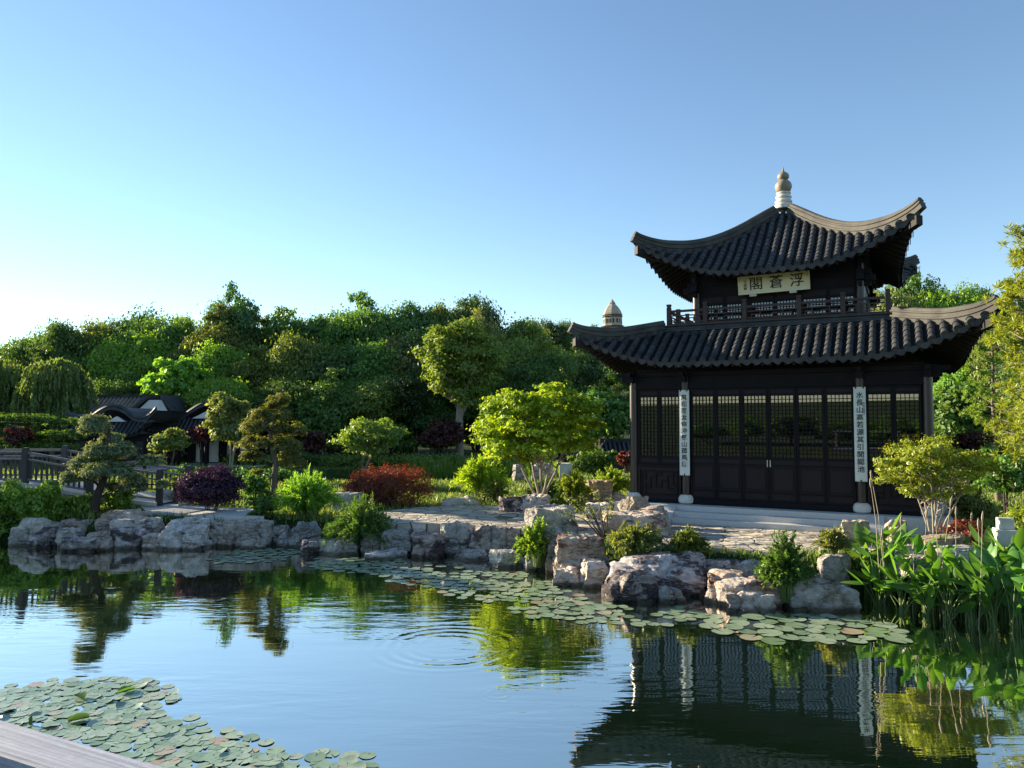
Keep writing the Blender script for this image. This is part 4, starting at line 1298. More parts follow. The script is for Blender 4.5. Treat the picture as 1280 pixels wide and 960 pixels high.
ROCKS = [
 (10, 62, 646, 679, 22.9, 'rock_grey', 'olive grey boulder at the far left end of the pond bank'),
 (33, 70, 658, 685, None, 'rock_purple', 'blocky boulder with purple front, leftmost of the ones touching the water'),
 (68, 95, 659, 683, 22.4, 'rock_pale', 'small pale boulder wedged between two purple faced boulders at far left'),
 (70, 119, 668, 690, None, 'rock_purple', 'low dark purple boulder with white speckles at the waterline, far left'),
 (66, 109, 648, 668, 23.6, 'rock_rust', 'reddish brown boulder behind the dark purple one, below the cloud pruned pine'),
 (118, 181, 634, 664, 23.4, 'rock_rust', 'large pale topped rust sided boulder at the foot of the cloud pruned pine'),
 (132, 194, 646, 664, 22.9, 'rock_pale', 'flat pale boulder leaning on the front of the big rust sided one'),
 (103, 137, 663, 689, None, 'rock_pale', 'pale slanting boulder at the waterline right of the dark purple boulder'),
 (132, 173, 657, 687, None, 'rock_purple', 'rounded mauve boulder at the waterline left of a stepped pale rock'),
 (168, 212, 664, 687, None, 'rock_pale', 'stepped pale rock with undercut foot at the waterline, left bank'),
 (195, 255, 649, 686, 22.2, 'rock_pale', 'broad pale block with vertical crack below the purple shrub'),
 (254, 313, 646, 684, None, 'rock_rust', 'broad rust streaked boulder right of the cracked pale block'),
 (289, 332, 670, 687, None, 'rock_pale', 'low flat pale rock at the waterline in front of the rust streaked boulder'),
 (216, 242, 616, 636, 26.6, 'rock_grey', 'grey rock behind the round purple shrub, the right one of two'),
 (201, 225, 611, 629, 27.6, 'rock_grey', 'small grey rock beside the end post of the footbridge'),
 (299, 337, 650, 678, 22.6, 'rock_rust', 'brown boulder left of the stacked stone wall section'),
 (335, 362, 656, 673, 23.0, 'rock_purple', 'small dark square stone in the upper course under the feathery shrub'),
 (334, 376, 670, 685, None, 'rock_grey', 'long low grey stone in the bottom course by the lily pads'),
 (360, 401, 651, 676, 22.6, 'rock_grey', 'grey block in the upper course left of the dark green shrub'),
 (373, 399, 674, 693, None, 'rock_purple', 'small dark stone at the waterline below the grey block'),
 (396, 451, 670, 694, None, 'rock_pale', 'pale rock at the waterline half covered by the dark green shrub'),
 (449, 477, 666, 694, None, 'rock_grey', 'upright grey stone at the waterline under the dark green shrub'),
 (475, 516, 660, 693, 21.4, 'rock_grey', 'grey boulder with a flat pale top at the left end of the paving'),
 (452, 508, 686, 700, None, 'rock_pale', 'thin flat slab lying at the waterline'),
 (512, 556, 666, 694, 20.9, 'rock_purple', 'dark faced boulder in the middle of the low bank wall'),
 (549, 588, 652, 684, 21.2, 'rock_grey', 'square grey block standing proud on the edge of the paving'),
 (586, 621, 654, 688, 21.0, 'rock_rust', 'brownish boulder right of the square grey block'),
 (613, 652, 657, 688, 20.8, 'rock_grey', 'veined grey boulder left of the hanging green bush'),
 (566, 613, 686, 701, None, 'rock_rust', 'low brown stone at the waterline below the square grey block'),
 (609, 657, 685, 710, None, 'rock_grey', 'rounded block at the waterline left of the hanging green bush'),
 (655, 695, 690, 714, None, 'rock_grey', 'dark wet stone at the waterline beneath the hanging green bush'),
 (415, 454, 614, 632, 25.6, 'rock_grey', 'smooth grey boulder between the feathery shrub and the red maple mound'),
 (550, 600, 620, 637, 27.0, 'rock_tan', 'sunlit tan boulder at the back edge of the paving in front of the lime bush'),
 (533, 562, 581, 597, 47.5, 'rock_tan', 'lone pointed boulder among reeds beyond the back pool'),
 (621, 656, 621, 646, 24.8, 'rock_purple', 'pinkish boulder on the paving left of the bright maple trunk'),
 (647, 690, 617, 645, 24.9, 'rock_pale', 'rounded pale boulder at the foot of the bright maple'),
 (654, 724, 631, 656, 20.6, 'rock_grey', 'flat topped table rock overhanging the green bush'),
 (678, 722, 650, 676, 20.9, 'rock_rust', 'short brown pedestal stone under the table rock'),
 (732, 769, 599, 617, 27.2, 'rock_tan', 'oblong sunlit block on top of a low pile in the yellow shrubs'),
 (727, 754, 614, 632, 26.8, 'rock_tan', 'left supporting stone of the low pile in the yellow shrubs'),
 (752, 783, 614, 630, 27.0, 'rock_tan', 'right supporting stone of the low pile in the yellow shrubs'),
 (731, 768, 627, 655, 22.8, 'rock_pale', 'pale jagged rock behind the thin twiggy shrub'),
 (773, 815, 619, 646, 22.4, 'rock_tan', 'pitted warm boulder in front of the left column base'),
 (756, 848, 638, 677, 19.9, 'rock_rust', 'large pale topped boulder with rust orange side beside the steps'),
 (799, 838, 631, 645, 21.2, 'rock_rust', 'flat orange rock lying on top beside the stair cheek'),
 (692, 764, 669, 716, 18.0, 'rock_rust', 'tall reddish block with dark right face above the lily pads'),
 (680, 716, 660, 716, 18.7, 'rock_grey', 'narrow grey slab leaning behind the tall reddish block'),
 (689, 728, 709, 733, None, 'rock_pale', 'small knobbly pale rock at the waterline below the tall reddish block'),
 (726, 769, 699, 735, None, 'rock_pale', 'smooth greenish pale rock at the waterline, right of the knobbly one'),
 (760, 889, 687, 746, 16.6, 'rock_purple', 'huge layered boulder with swirling veins, the biggest on the bank'),
 (750, 828, 711, 754, None, 'rock_purple', 'dark faced boulder with pale slanted top in front of the huge layered one'),
 (822, 858, 732, 754, 15.9, 'rock_grey', 'low grey stone tucked under the huge layered boulder'),
 (878, 972, 691, 722, 16.9, 'rock_purple', 'long flat slab with dark front edge right of the huge layered boulder'),
 (882, 980, 713, 757, 15.6, 'rock_rust', 'wide rusty boulder below the long flat slab'),
 (911, 977, 737, 766, None, 'rock_pale', 'low cream boulder at the waterline in front of the wide rusty one'),
 (990, 1078, 719, 764, None, 'rock_grey', 'large angular grey boulder at the left edge of the broad leaved water plants'),
 (1028, 1070, 691, 722, 16.2, 'rock_grey', 'grey rock above the angular boulder, next to the water plants'),
 (1052, 1095, 649, 674, 18.2, 'rock_tan', 'rounded yellow sunlit rock at the right end of the steps'),
 (1110, 1140, 648, 670, 18.6, 'rock_rust', 'small pinkish rock under the yellow green shrub tree'),
 (1157, 1219, 664, 685, 16.4, 'rock_tan', 'flat cream sunlit rock in front of the low red shrub'),
 (1140, 1252, 679, 708, 15.2, 'rock_tan', 'long pale edging slab behind the water plant leaves'),
 (640, 656, 580, 592, 37, 'rock_grey', 'small grey stone on the far bank left of the bright maple trunk'),
 (664, 692, 578, 592, 36.5, 'rock_grey', 'low grey stone on the far bank right of the bright maple trunk'),
]
for i, row in enumerate(ROCKS):
    rock(*row, seed=i + 3, z_sink=(0.35 if row[4] is None else 0.3))
# ================================================================ VEGETATION
def unit(a): return a / np.maximum(np.linalg.norm(a, axis=-1, keepdims=True), 1e-9)
def leafq(P, N, S, asp, rng, T=None):
    """diamond leaves at P facing N, long axis T or random"""
    n = len(P)
    if T is None:
        T = rng.normal(size=(n, 3))
    T = unit(T - N * np.sum(T * N, axis=1, keepdims=True))
    B = np.cross(N, T)
    S = np.asarray(S).reshape(-1, 1)
    dr = N * S * 0.18
    return np.stack([P + T * S - dr, P + B * S * asp, P - T * S - dr, P - B * S * asp], axis=1)
def blobleaves(rng, blobs, n, size, asp=0.55, clump=34, flat=0.55, up=0.35, low=-0.45, droop=0.0, spread=0.20):
    """blobs: (centre, (rx, ry, rz)); leaves gather in clumps over every blob's skin"""
    area = np.array([(r[0] * r[1] + r[0] * r[2] + r[1] * r[2]) for c, r in blobs])
    cnt = np.maximum((n * area / area.sum()).astype(int), 6)
    out = []
    for (c, r), m in zip(blobs, cnt):
        c, r = np.array(c), np.array(r)
        k = max(3, m // clump)
        d = unit(rng.normal(size=(k * 3, 3)))
        d = d[d[:, 2] > low][:k]
        if len(d) < 2: d = unit(rng.normal(size=(3, 3)) + np.array([0, 0, 1]))
        k = len(d)
        cp = c + d * r * rng.uniform(0.62, 1.06, size=(k, 1))
        which = rng.integers(0, k, m)
        cs = spread * r.mean() + 0.4 * size
        off = rng.normal(size=(m, 3)) * cs * np.array([1, 1, flat])
        off[:, 2] -= droop * (off[:, 0] ** 2 + off[:, 1] ** 2) / max(cs, 1e-3)
        P = cp[which] + off
        N = unit(0.55 * d[which] + 0.75 * rng.normal(size=(m, 3)) * 0.7 + np.array([0, 0, up]) + 0.5 * unit(off))
        out.append(leafq(P, N, size * rng.uniform(0.6, 1.3, m), asp, rng))
    return np.concatenate(out)
def ellblobs(rng, c, r, n, br=0.42, zlow=-0.75):
    """n blobs filling an ellipsoid, fewer underneath"""
    out = []
    c, r = np.array(c, float), np.array(r, float)
    k = 0
    while len(out) < n and k < 2000:
        k += 1
        d = unit(rng.normal(size=3)) * rng.uniform(0.25, 1.0) ** 0.5
        if d[2] < zlow: continue
        s = br * rng.uniform(0.7, 1.25)
        p = c + d * r * (1 - s * 0.85)
        if len(out) > 3 and min(np.linalg.norm((p - q[0]) / r) for q in out) < 0.22: continue
        out.append((p, (r[0] * s, r[1] * s, r[2] * s * 0.85)))
    return out
def limbs(mb, base, top, blobs, r0, rng, split=0.75, n=7, bend=0.15, every=1):
    """a trunk to top and limbs from it to the blobs"""
    base, top = Vector(base), Vector(top)
    H = (top - base).length
    pts, rad = [], []
    for i in range(7):
        t = i / 6
        p = base.lerp(top, t) + Vector((rng.normal() * bend * r0 * 1.5, rng.normal() * bend * r0 * 1.5, 0)) * (1 if 0 < i < 6 else 0)
        pts.append(p)
        rad.append(r0 * (1.25 if i == 0 else 1.0 - 0.45 * t))
    mb.tube(pts, rad, n)
    for j, (c, r) in enumerate(blobs):
        if j % every: continue
        t = split + (1 - split) * rng.uniform(0, 1)
        s = base.lerp(top, t)
        e = Vector(c) * 1.0
        m = s.lerp(e, 0.5) + Vector((0, 0, -0.08 * (e - s).length)) + Vector(rng.normal(size=3)) * 0.05 * (e - s).length
        mb.tube([s, m, e], [r0 * 0.5, r0 * 0.32, r0 * 0.10], 5)
def plant(name, label, cat, loc, V, leaf, trunk=None, bark='bark', group=None, crown='crown', stem='trunk'):
    t = thing(name, label, cat, loc, 0, group)
    if trunk is not None: trunk.build(stem, M[bark], t, True, 60)
    quads(crown, V, M[leaf], t)
    return t
def boxpx(x0, x1, y0, y1, D):
    a, b = at(x0, y1, D), at(x1, y0, D)
    return Vector(((a.x + b.x) / 2, D, (a.z + b.z) / 2)), (b.x - a.x) / 2, (b.z - a.z) / 2
def tree_px(name, label, x0, x1, y0, y1, bx, by, D, leaf, nb=12, n=6000, size=0.12, bark='bark', r0=0.12, group=None, seed=1, stems=1, deep=0.9, asp=0.55, br=0.42, cat='tree', flat=0.55, up=0.35, droop=0.0, splitz=0.5, zlow=-0.75, clump=34, spread=0.2):
    rng = np.random.default_rng(seed)
    c, rx, rz = boxpx(x0, x1, y0, y1, D)
    base = at(bx, by, D)
    rel = c - base
    blobs = ellblobs(rng, rel, (rx, rx * deep, rz), nb, br, zlow)
    V = blobleaves(rng, blobs, n, size, asp, flat=flat, up=up, droop=droop, clump=clump, spread=spread)
    mb = MB()
    for k in range(stems):
        bb = blobs[k::stems]
        tx = rel * 1.0 if stems == 1 else Vector(bb[0][0]) * 0.75 + rel * 0.25
        foot = Vector((0, 0, -0.3)) + (Vector((rng.uniform(-1, 1), rng.uniform(-1, 1), 0)) * r0 * 1.3 if stems > 1 else Vector())
        limbs(mb, foot, Vector((tx.x, tx.y, tx.z)), bb, r0 * (1 if stems == 1 else 0.75), rng, splitz)
    return plant(name, label, cat, base, V, leaf, mb, bark, group)
def bush_px(name, label, x0, x1, y0, y1, D, leaf, n=3000, size=0.06, nb=10, seed=1, cat='shrub', deep=0.8, asp=0.5, br=0.4, bark='bark_dark', group=None, flat=0.6, up=0.35, droop=0.0, clump=30, stems=5):
    rng = np.random.default_rng(seed)
    base = at((x0 + x1) / 2, y1, D)
    w = wpx(x1 - x0, D) / 2
    h = wpx(y1 - y0, D)
    blobs = ellblobs(rng, (0, 0, h * 0.48), (w, w * deep, h * 0.54), nb, br, -0.9)
    V = blobleaves(rng, blobs, n, size, asp, flat=flat, up=up, droop=droop, low=-0.8, clump=clump)
    mb = MB()
    for k in range(stems):
        b = blobs[k % len(blobs)][0]
        mb.tube([(rng.uniform(-.1, .1), rng.uniform(-.1, .1), -0.25), (b[0] * .4, b[1] * .4, b[2] * .55), tuple(b)], [0.03, 0.022, 0.008], 5)
    return plant(name, label, cat, base, V, leaf, mb, bark, group, 'foliage', 'stems')
def spray_px(name, label, x0, x1, y0, y1, D, leaf, stems=90, per=26, ll=0.09, asp=0.16, seed=1, cat='shrub', upright=0.6, droop=0.5, stemmat='green_stem', group=None, extra_low=0.0):
    """feathery shrub: arching shoots set with narrow leaves"""
    rng = np.random.default_rng(seed)
    base = at((x0 + x1) / 2, y1, D)
    w = wpx(x1 - x0, D) / 2
    h = wpx(y1 - y0, D)
    Vs, mb = [], MB()
    for k in range(stems):
        az = rng.uniform(0, 2 * math.pi)
        lean = rng.uniform(0, 1) ** 0.7
        end = np.array([math.cos(az) * w * lean, math.sin(az) * w * 0.8 * lean, h * (1 - 0.55 * lean ** 2) * rng.uniform(0.8, 1.08) * (upright + (1 - upright) * rng.uniform(0, 1))])
        f = np.array([math.cos(az) * w * 0.25 * lean, math.sin(az) * w * 0.25 * lean, 0])
        c = f * 1.3 + np.array([0, 0, h * 0.6])
        t = np.linspace(0, 1, 9)[:, None]
        path = (1 - t) ** 2 * f + 2 * t * (1 - t) * c + t * t * end
        path[:, 2] -= droop * (t[:, 0] ** 3) * h * 0.12 + extra_low * lean * t[:, 0]
        if k % 3 == 0: mb.tube([Vector(p) for p in path[::2]], [0.012, 0.01, 0.008, 0.006, 0.003], 4, False)
        tt = rng.uniform(0.25, 1.0, per)
        P = np.stack([np.interp(tt, t[:, 0], path[:, i]) for i in range(3)], 1) + rng.normal(size=(per, 3)) * 0.015
        dirv = unit(path[-1] - path[4])
        T = unit(dirv * 0.9 + rng.normal(size=(per, 3)) * 0.55)
        N = unit(rng.normal(size=(per, 3)) + np.array([0, 0, 0.6]))
        N = unit(N - T * np.sum(N * T, 1, keepdims=True))
        Vs.append(leafq(P + T * ll * 0.5, N, ll * rng.uniform(0.6, 1.2, per), asp, rng, T))
    return plant(name, label, cat, base, np.concatenate(Vs), leaf, mb, stemmat, group, 'foliage', 'stems')
def padpine_px(name, label, pads, path, D, leaf, n, size, bark, r0, seed, cat='tree', asp=0.25, deep=0.9, thick=1.0, clump=26):
    """cloud-pruned tree: flat pads (px, py, half width, half height, depth shift) on a bent trunk"""
    rng = np.random.default_rng(seed)
    base = at(path[0][0], path[0][1], D)
    blobs, mb = [], MB()
    P = [at(px, py, D) - base for px, py in path]
    P[0].z -= 0.3
    mb.tube(P, [r0 * (1.2 - 0.75 * i / (len(P) - 1)) for i in range(len(P))], 8)
    for (px, py, hw, hh, dy) in pads:
        c = at(px, py, D) - base + Vector((0, dy, 0))
        w, h = wpx(hw, D), wpx(hh, D) * thick
        sub = max(3, int(hw / 7))
        for k in range(sub):
            a = rng.uniform(-0.75, 0.75)
            blobs.append((np.array([c.x + w * a, c.y + rng.uniform(-.6, .6) * w * deep, c.z + h * rng.uniform(-0.2, 0.25) * (1 - abs(a))]), (w * 0.42, w * 0.42 * deep, h * 0.8)))
        j = min(range(len(P)), key=lambda i: abs(P[i].z - (c.z - 0.15)))
        mb.tube([P[j], P[j].lerp(c, 0.5) + Vector((0, 0, 0.06)), c], [r0 * 0.45, r0 * 0.3, r0 * 0.12], 5)
    V = blobleaves(rng, blobs, n, size, asp, flat=0.4, up=0.9, low=-0.3, clump=clump)
    return plant(name, label, cat, base, V, leaf, mb, bark)

# ---------------------------------------------------------------- left bank
padpine_px('cloud_pruned_pine', 'cloud pruned pine with crooked dark trunk and flat needle pads on the left bank',
    [(136, 536, 24, 13, 0), (128, 551, 18, 8, .3), (138, 565, 31, 9, -.2), (100, 582, 24, 9, .2), (150, 588, 32, 9, -.3), (184, 577, 17, 7, .2), (180, 603, 24, 8, .1), (112, 597, 20, 8, -.3), (160, 612, 16, 6, 0), (128, 577, 22, 8, .5), (200, 606, 9, 5, 0)],
    [(118, 640), (120, 624), (126, 608), (132, 594), (134, 578), (135, 560), (136, 540)], 24.6, 'leaf_grey', 36000, 0.065, 'bark_dark', 0.13, 11, thick=1.6)
padpine_px('podocarpus_tree', 'olive gold layered conifer with leaning brown trunk left of the feathery shrub',
    [(352, 503, 17, 10, 0), (340, 520, 24, 11, .2), (330, 537, 26, 11, -.2), (358, 540, 20, 10, .3), (325, 556, 24, 10, 0), (360, 560, 20, 10, -.2), (346, 571, 22, 8, .2), (318, 572, 15, 7, 0), (365, 580, 14, 7, .1), (345, 555, 18, 10, .5), (322, 590, 9, 4, 0)],
    [(341, 622), (343, 600), (345, 580), (340, 560), (338, 540), (345, 520), (350, 503)], 28.5, 'leaf_gold', 22000, 0.075, 'bark', 0.11, 12, thick=1.35)
padpine_px('spreading_pine', 'broad dark pine with tiered pads behind the footbridge at far left',
    [(30, 525, 30, 8, 0), (70, 528, 26, 7, .6), (5, 540, 30, 8, -.3), (50, 545, 34, 9, .3), (88, 545, 24, 7, 0), (-20, 530, 30, 9, .4), (30, 558, 36, 8, 0), (80, 560, 26, 7, -.4), (-20, 555, 30, 8, 0)],
    [(35, 590), (36, 570), (34, 550), (32, 530)], 34, 'leaf_mid', 18000, 0.10, 'bark_dark', 0.16, 13)
bush_px('red_shrub', 'low dull red shrub peeping through the pines behind the footbridge', -8, 42, 530, 556, 33, 'leaf_wine', 1500, 0.07, 8, 14)
for i, (x0, x1, y0, y1, D, lab) in enumerate([(-40, 42, 600, 676, 24.2, 'leafy green shrub spilling to the water at the far left edge'),
        (25, 85, 598, 664, 24.4, 'leafy green shrub between the left edge shrub and the cloud pruned pine'),
        (72, 122, 612, 660, 24.8, 'leafy green shrub around the foot of the cloud pruned pine'),
        (128, 168, 596, 640, 25.4, 'small green shrub right of the crooked pine trunk')]):
    bush_px('shrub', lab, x0, x1, y0, y1, D, 'leaf_bright', 6500, 0.06, 16, 20 + i, group='shrubs along the bank')
tree_px('purple_plum_shrub', 'round dark purple clipped shrub on the bank left of centre', 220, 308, 578, 643, 264, 646, 25.2, 'leaf_purple', 26, 20000, 0.045, 'bark_dark', 0.035, None, 31, 5, 0.95, 0.5, 0.36, 'shrub', zlow=-0.9)
bush_px('shrub', 'little yellowish shrub by the end post of the footbridge', 203, 234, 595, 617, 27.2, 'leaf_gold', 900, 0.05, 6, 32, group='shrubs along the bank')
bush_px('shrub', 'low dark brownish green shrub left of the feathery green one', 300, 348, 612, 656, 24.0, 'leaf_mid', 3600, 0.05, 9, 33, group='shrubs along the bank')
bush_px('shrub', 'mid green mound behind the round purple shrub', 296, 344, 592, 628, 28, 'leaf_mid', 2200, 0.06, 8, 34, group='shrubs along the bank')
spray_px('feathery_shrub', 'soft feathery light green shrub left of the red maple mound', 336, 432, 580, 656, 24.0, 'leaf_bright', 260, 50, 0.09, 0.17, 35)
spray_px('feathery_shrub', 'darker feathery green shrub hanging over the bank stones', 398, 506, 608, 694, 22.0, 'leaf_mid', 300, 50, 0.08, 0.17, 36, droop=1.0)
bush_px('red_maple', 'low dome of rusty red cut leaf maple in the middle of the garden', 412, 548, 571, 636, 27.4, 'leaf_red', 22000, 0.055, 26, 37, 'shrub', 0.85, 0.22, 0.36, droop=0.5, up=0.8)
spray_px('lime_shrub', 'spiky bright lime shrub behind the tan boulder', 560, 642, 566, 628, 28.4, 'leaf_lime', 220, 46, 0.11, 0.16, 38, upright=0.75)
spray_px('shrub', 'small golden green shrub at the foot of the spiky lime one', 596, 642, 592, 630, 27.6, 'leaf_gold', 110, 36, 0.055, 0.36, 39, group='shrubs along the bank', upright=0.5)
tree_px('bright_maple', 'bright lime green maple with several pale stems in the centre', 590, 752, 472, 600, 677, 622, 26.2, 'leaf_lime', 52, 23000, 0.08, 'bark_pale', 0.07, None, 41, 5, 0.8, 0.6, 0.22, flat=0.35, up=0.6, splitz=0.5, zlow=-0.8, clump=42, spread=0.28)
for i, (x0, x1, y0, y1, D, lf, lab) in enumerate([(692, 742, 582, 630, 26.8, 'leaf_yellow', 'sunlit yellow green shrub left of the low stone pile'),
        (735, 795, 580, 622, 28.6, 'leaf_yellow', 'sunlit yellow green shrub behind the low stone pile'),
        (655, 705, 592, 632, 28.4, 'leaf_mid', 'mid green shrub behind the bright maple stems')]):
    spray_px('shrub', lab, x0, x1, y0, y1, D, lf, 200, 40, 0.07, 0.3, 45 + i, group='shrubs along the bank', upright=0.4)
bush_px('red_shrub', 'small round reddish shrub beside the left corner column', 768, 798, 562, 584, 31.5, 'leaf_red', 1500, 0.05, 8, 50)
spray_px('shrub', 'fresh green bush hanging over the bank below the table rock', 643, 704, 644, 708, 19.0, 'leaf_bright', 200, 44, 0.06, 0.36, 51, group='shrubs along the bank', upright=0.5)
spray_px('shrub', 'olive shrub in front of the big rust sided boulder', 754, 836, 646, 696, 18.0, 'leaf_gold', 190, 44, 0.05, 0.36, 52, group='shrubs along the bank', upright=0.5)
spray_px('shrub', 'green shrub between the olive shrub and the long flat slab', 830, 892, 654, 700, 17.6, 'leaf_olive', 150, 40, 0.05, 0.36, 53, group='shrubs along the bank', upright=0.5)
spray_px('shrub', 'lush green shrub trailing down beside the wide rusty boulder', 944, 1022, 656, 752, 15.6, 'leaf_mid', 230, 46, 0.052, 0.36, 54, group='shrubs along the bank', upright=0.5)
spray_px('shrub', 'sparse brownish shrub left of the rounded yellow rock', 1016, 1066, 652, 696, 16.6, 'leaf_gold', 80, 34, 0.05, 0.36, 55, group='shrubs along the bank', upright=0.5)
def twig_px(label, base, tips, D, leaf, n, size, seed):
    rng = np.random.default_rng(seed)
    b = at(base[0], base[1], D)
    mb, P = MB(), []
    for (px, py) in tips:
        e = at(px, py, D + rng.uniform(-.3, .3)) - b
        m = e * 0.5 + Vector((rng.normal() * .06, rng.normal() * .06, 0.1))
        mb.tube([(0, 0, -0.2), m, e], [0.022, 0.014, 0.005], 5)
        for k in range(n):
            t = rng.uniform(0.45, 1.05)
            P.append(np.array(m.lerp(e, (t - .45) / .6)) + rng.normal(size=3) * 0.07)
    P = np.array(P)
    return plant('shrub', label, 'shrub', b, leafq(P, unit(rng.normal(size=P.shape) + np.array([0, 0, .5])), size * rng.uniform(.6, 1.2, len(P)), .4, rng), leaf, mb, 'bark_dark', 'shrubs along the bank', 'foliage', 'stems')
twig_px('thin twiggy shrub leaning left with sparse leaves above the tall reddish block', (757, 668), [(695, 612), (710, 625), (722, 618), (735, 630), (745, 612), (765, 622), (700, 640), (760, 640), (728, 640)], 19.4, 'leaf_gold', 60, 0.04, 56)

# ---------------------------------------------------------------- right bank
tree_px('yellow_shrub_tree', 'sunlit yellow green small tree with pale crooked stems right of the pavilion steps', 1092, 1242, 543, 632, 1166, 666, 16.9, 'leaf_yellow', 60, 13000, 0.04, 'bark_pale', 0.032, None, 61, 6, 0.7, 0.5, 0.17, zlow=-0.85, splitz=0.45, spread=0.3)
bush_px('red_shrub', 'low red shrub beneath the yellow green small tree', 1168, 1246, 646, 680, 17.6, 'leaf_red', 3500, 0.035, 12, 62)
tree_px('dark_shrub_tree', 'dark stemmed leafy shrub at the right edge behind the stone post', 1212, 1300, 545, 640, 1258, 662, 18.6, 'leaf_mid', 18, 5000, 0.055, 'bark_dark', 0.035, None, 63, 4, 0.8, 0.5, 0.33)
bush_px('shrub', 'yellow green shrub behind the stone post at right edge', 1246, 1310, 628, 688, 18.0, 'leaf_yellow', 3000, 0.045, 12, 64, group='shrubs along the bank')
bush_px('shrub', 'small green shrub behind the pale stone post foot', 1180, 1250, 600, 664, 20.5, 'leaf_olive', 3000, 0.05, 12, 65, group='shrubs along the bank')
tree_px('broadleaf_tree', 'green tree close behind the right corner of the pavilion', 1150, 1250, 455, 590, 1190, 640, 33, 'leaf_mid', 22, 9000, 0.12, 'bark', 0.10, None, 66, 2, 0.8, 0.55, 0.33)
tree_px('wine_shrub', 'dark wine red maple behind the yellow green small tree', 1180, 1268, 538, 592, 1225, 630, 25, 'leaf_wine', 14, 4500, 0.06, 'bark_dark', 0.05, None, 67, 3, 0.8, 0.4, 0.33)
def tall_pine(name, label, px, pyb, pyt, D, halfw, leaf, seed, nbr=46, tuft=26, ll=0.16, y_first=0.3):
    rng = np.random.default_rng(seed)
    b = at(px, pyb, D)
    H = at(px, pyt, D).z - b.z
    W_ = wpx(halfw, D)
    mb = MB()
    mb.tube([(0, 0, -.3), (.05, 0, H * .3), (-.04, .03, H * .6), (0, 0, H * .98)], [.13, .105, .07, .015], 8)
    Vs = []
    for k in range(nbr):
        t = y_first + (1 - y_first) * (k + rng.uniform(0, 1)) / nbr
        az = rng.uniform(0, 2 * math.pi)
        L = W_ * (1.1 - 0.75 * t) * rng.uniform(0.6, 1.1)
        s = Vector((0, 0, H * t))
        e = s + Vector((math.cos(az) * L, math.sin(az) * L, L * rng.uniform(.1, .5)))
        m = s.lerp(e, .5) + Vector((0, 0, -.05 * L))
        mb.tube([s, m, e], [.028, .018, .006], 5)
        for q in range(7):
            u = rng.uniform(.35, 1.0)
            c = np.array(m.lerp(e, max(0, u * 2 - 1)) if u > .5 else s.lerp(m, u * 2)) + rng.normal(size=3) * np.array([.12, .12, .09])
            d = unit(rng.normal(size=(tuft, 3)) + np.array([0, 0, .5]))
            N = unit(np.cross(d, rng.normal(size=(tuft, 3))))
            Vs.append(leafq(c + d * ll * .5, N, np.full(tuft, ll * .55) * rng.uniform(.7, 1.2, tuft), .13, rng, d))
    return plant(name, label, 'tree', b, np.concatenate(Vs), leaf, mb, 'bark')
tall_pine('young_pine', 'tall thin pine with open yellow green needle tufts at the right edge', 1302, 690, 296, 15.6, 84, 'leaf_yellow', 71, 80, 30, .15, .28)
tall_pine('young_pine', 'shorter pine with bare grey trunk between the pavilion and the tall edge pine', 1248, 660, 400, 28, 62, 'leaf_bright', 72, 64, 30, .15, .3)

# ---------------------------------------------------------------- middle distance
tree_px('golden_tree', 'upright golden green tree left of the olive gold conifer', 252, 320, 483, 572, 285, 596, 39, 'leaf_gold', 20, 8000, 0.12, 'bark_pale', 0.07, None, 81, 3, 0.9, 0.55, 0.33)
tree_px('lime_tree', 'fresh lime green tree rising behind the garden hall roofs', 180, 262, 442, 520, 222, 575, 58, 'leaf_bright', 22, 8000, 0.2, 'bark', 0.14, None, 82, 1, 0.9, 0.6, 0.32)
tree_px('small_tree', 'little golden tree in front of the humped pavilion columns', 190, 236, 530, 572, 212, 590, 41, 'leaf_gold', 12, 3000, 0.10, 'bark', 0.05, None, 83, 2, 0.9)
tree_px('wine_maple', 'dark red maple in front of the garden hall wing', 232, 272, 528, 560, 252, 585, 43, 'leaf_wine', 12, 2800, 0.10, 'bark_dark', 0.05, None, 84, 3, 0.9, 0.4)
tree_px('small_tree', 'spreading small yellow green tree on the lawn left of the wine red maple', 418, 506, 517, 574, 452, 588, 46, 'leaf_olive', 34, 8000, 0.10, 'bark_pale', 0.05, None, 85, 3, 0.9, 0.55, 0.24, zlow=-0.9, spread=0.3)
tree_px('small_tree', 'darker spreading tree behind the small yellow green one', 462, 528, 528, 572, 495, 588, 52, 'leaf_mid', 16, 3800, 0.14, 'bark_dark', 0.08, None, 86, 3, 0.9)
tree_px('wine_maple', 'wine red maple under the tall pale trunked tree', 520, 585, 519, 568, 553, 590, 51, 'leaf_wine', 16, 4500, 0.12, 'bark_dark', 0.07, None, 87, 4, 0.9, 0.4)
tree_px('wine_maple', 'small dark red maple right of the olive gold conifer', 372, 408, 534, 574, 390, 590, 50, 'leaf_wine', 10, 2000, 0.12, 'bark_dark', 0.06, None, 88, 2, 0.9, 0.4)
tree_px('broadleaf_tree', 'mid green rounded tree right of the golden tree', 372, 446, 482, 578, 408, 592, 54, 'leaf_mid', 22, 8000, 0.17, 'bark_dark', 0.12, None, 89, 2, 0.9)
tree_px('camphor_tree', 'tall tree with thick pale forked trunk and olive crown standing out of the wood', 518, 632, 392, 520, 576, 586, 52, 'leaf_camphor', 60, 24000, 0.125, 'bark_pale', 0.33, None, 90, 1, 0.85, 0.6, 0.2, splitz=0.5, spread=0.32, zlow=-0.9)
tree_px('broadleaf_tree', 'green tree with slim grey trunk left of the pavilion corner', 700, 800, 485, 565, 748, 592, 44, 'leaf_mid', 22, 7000, 0.15, 'bark_pale', 0.09, None, 91, 2, 0.9)
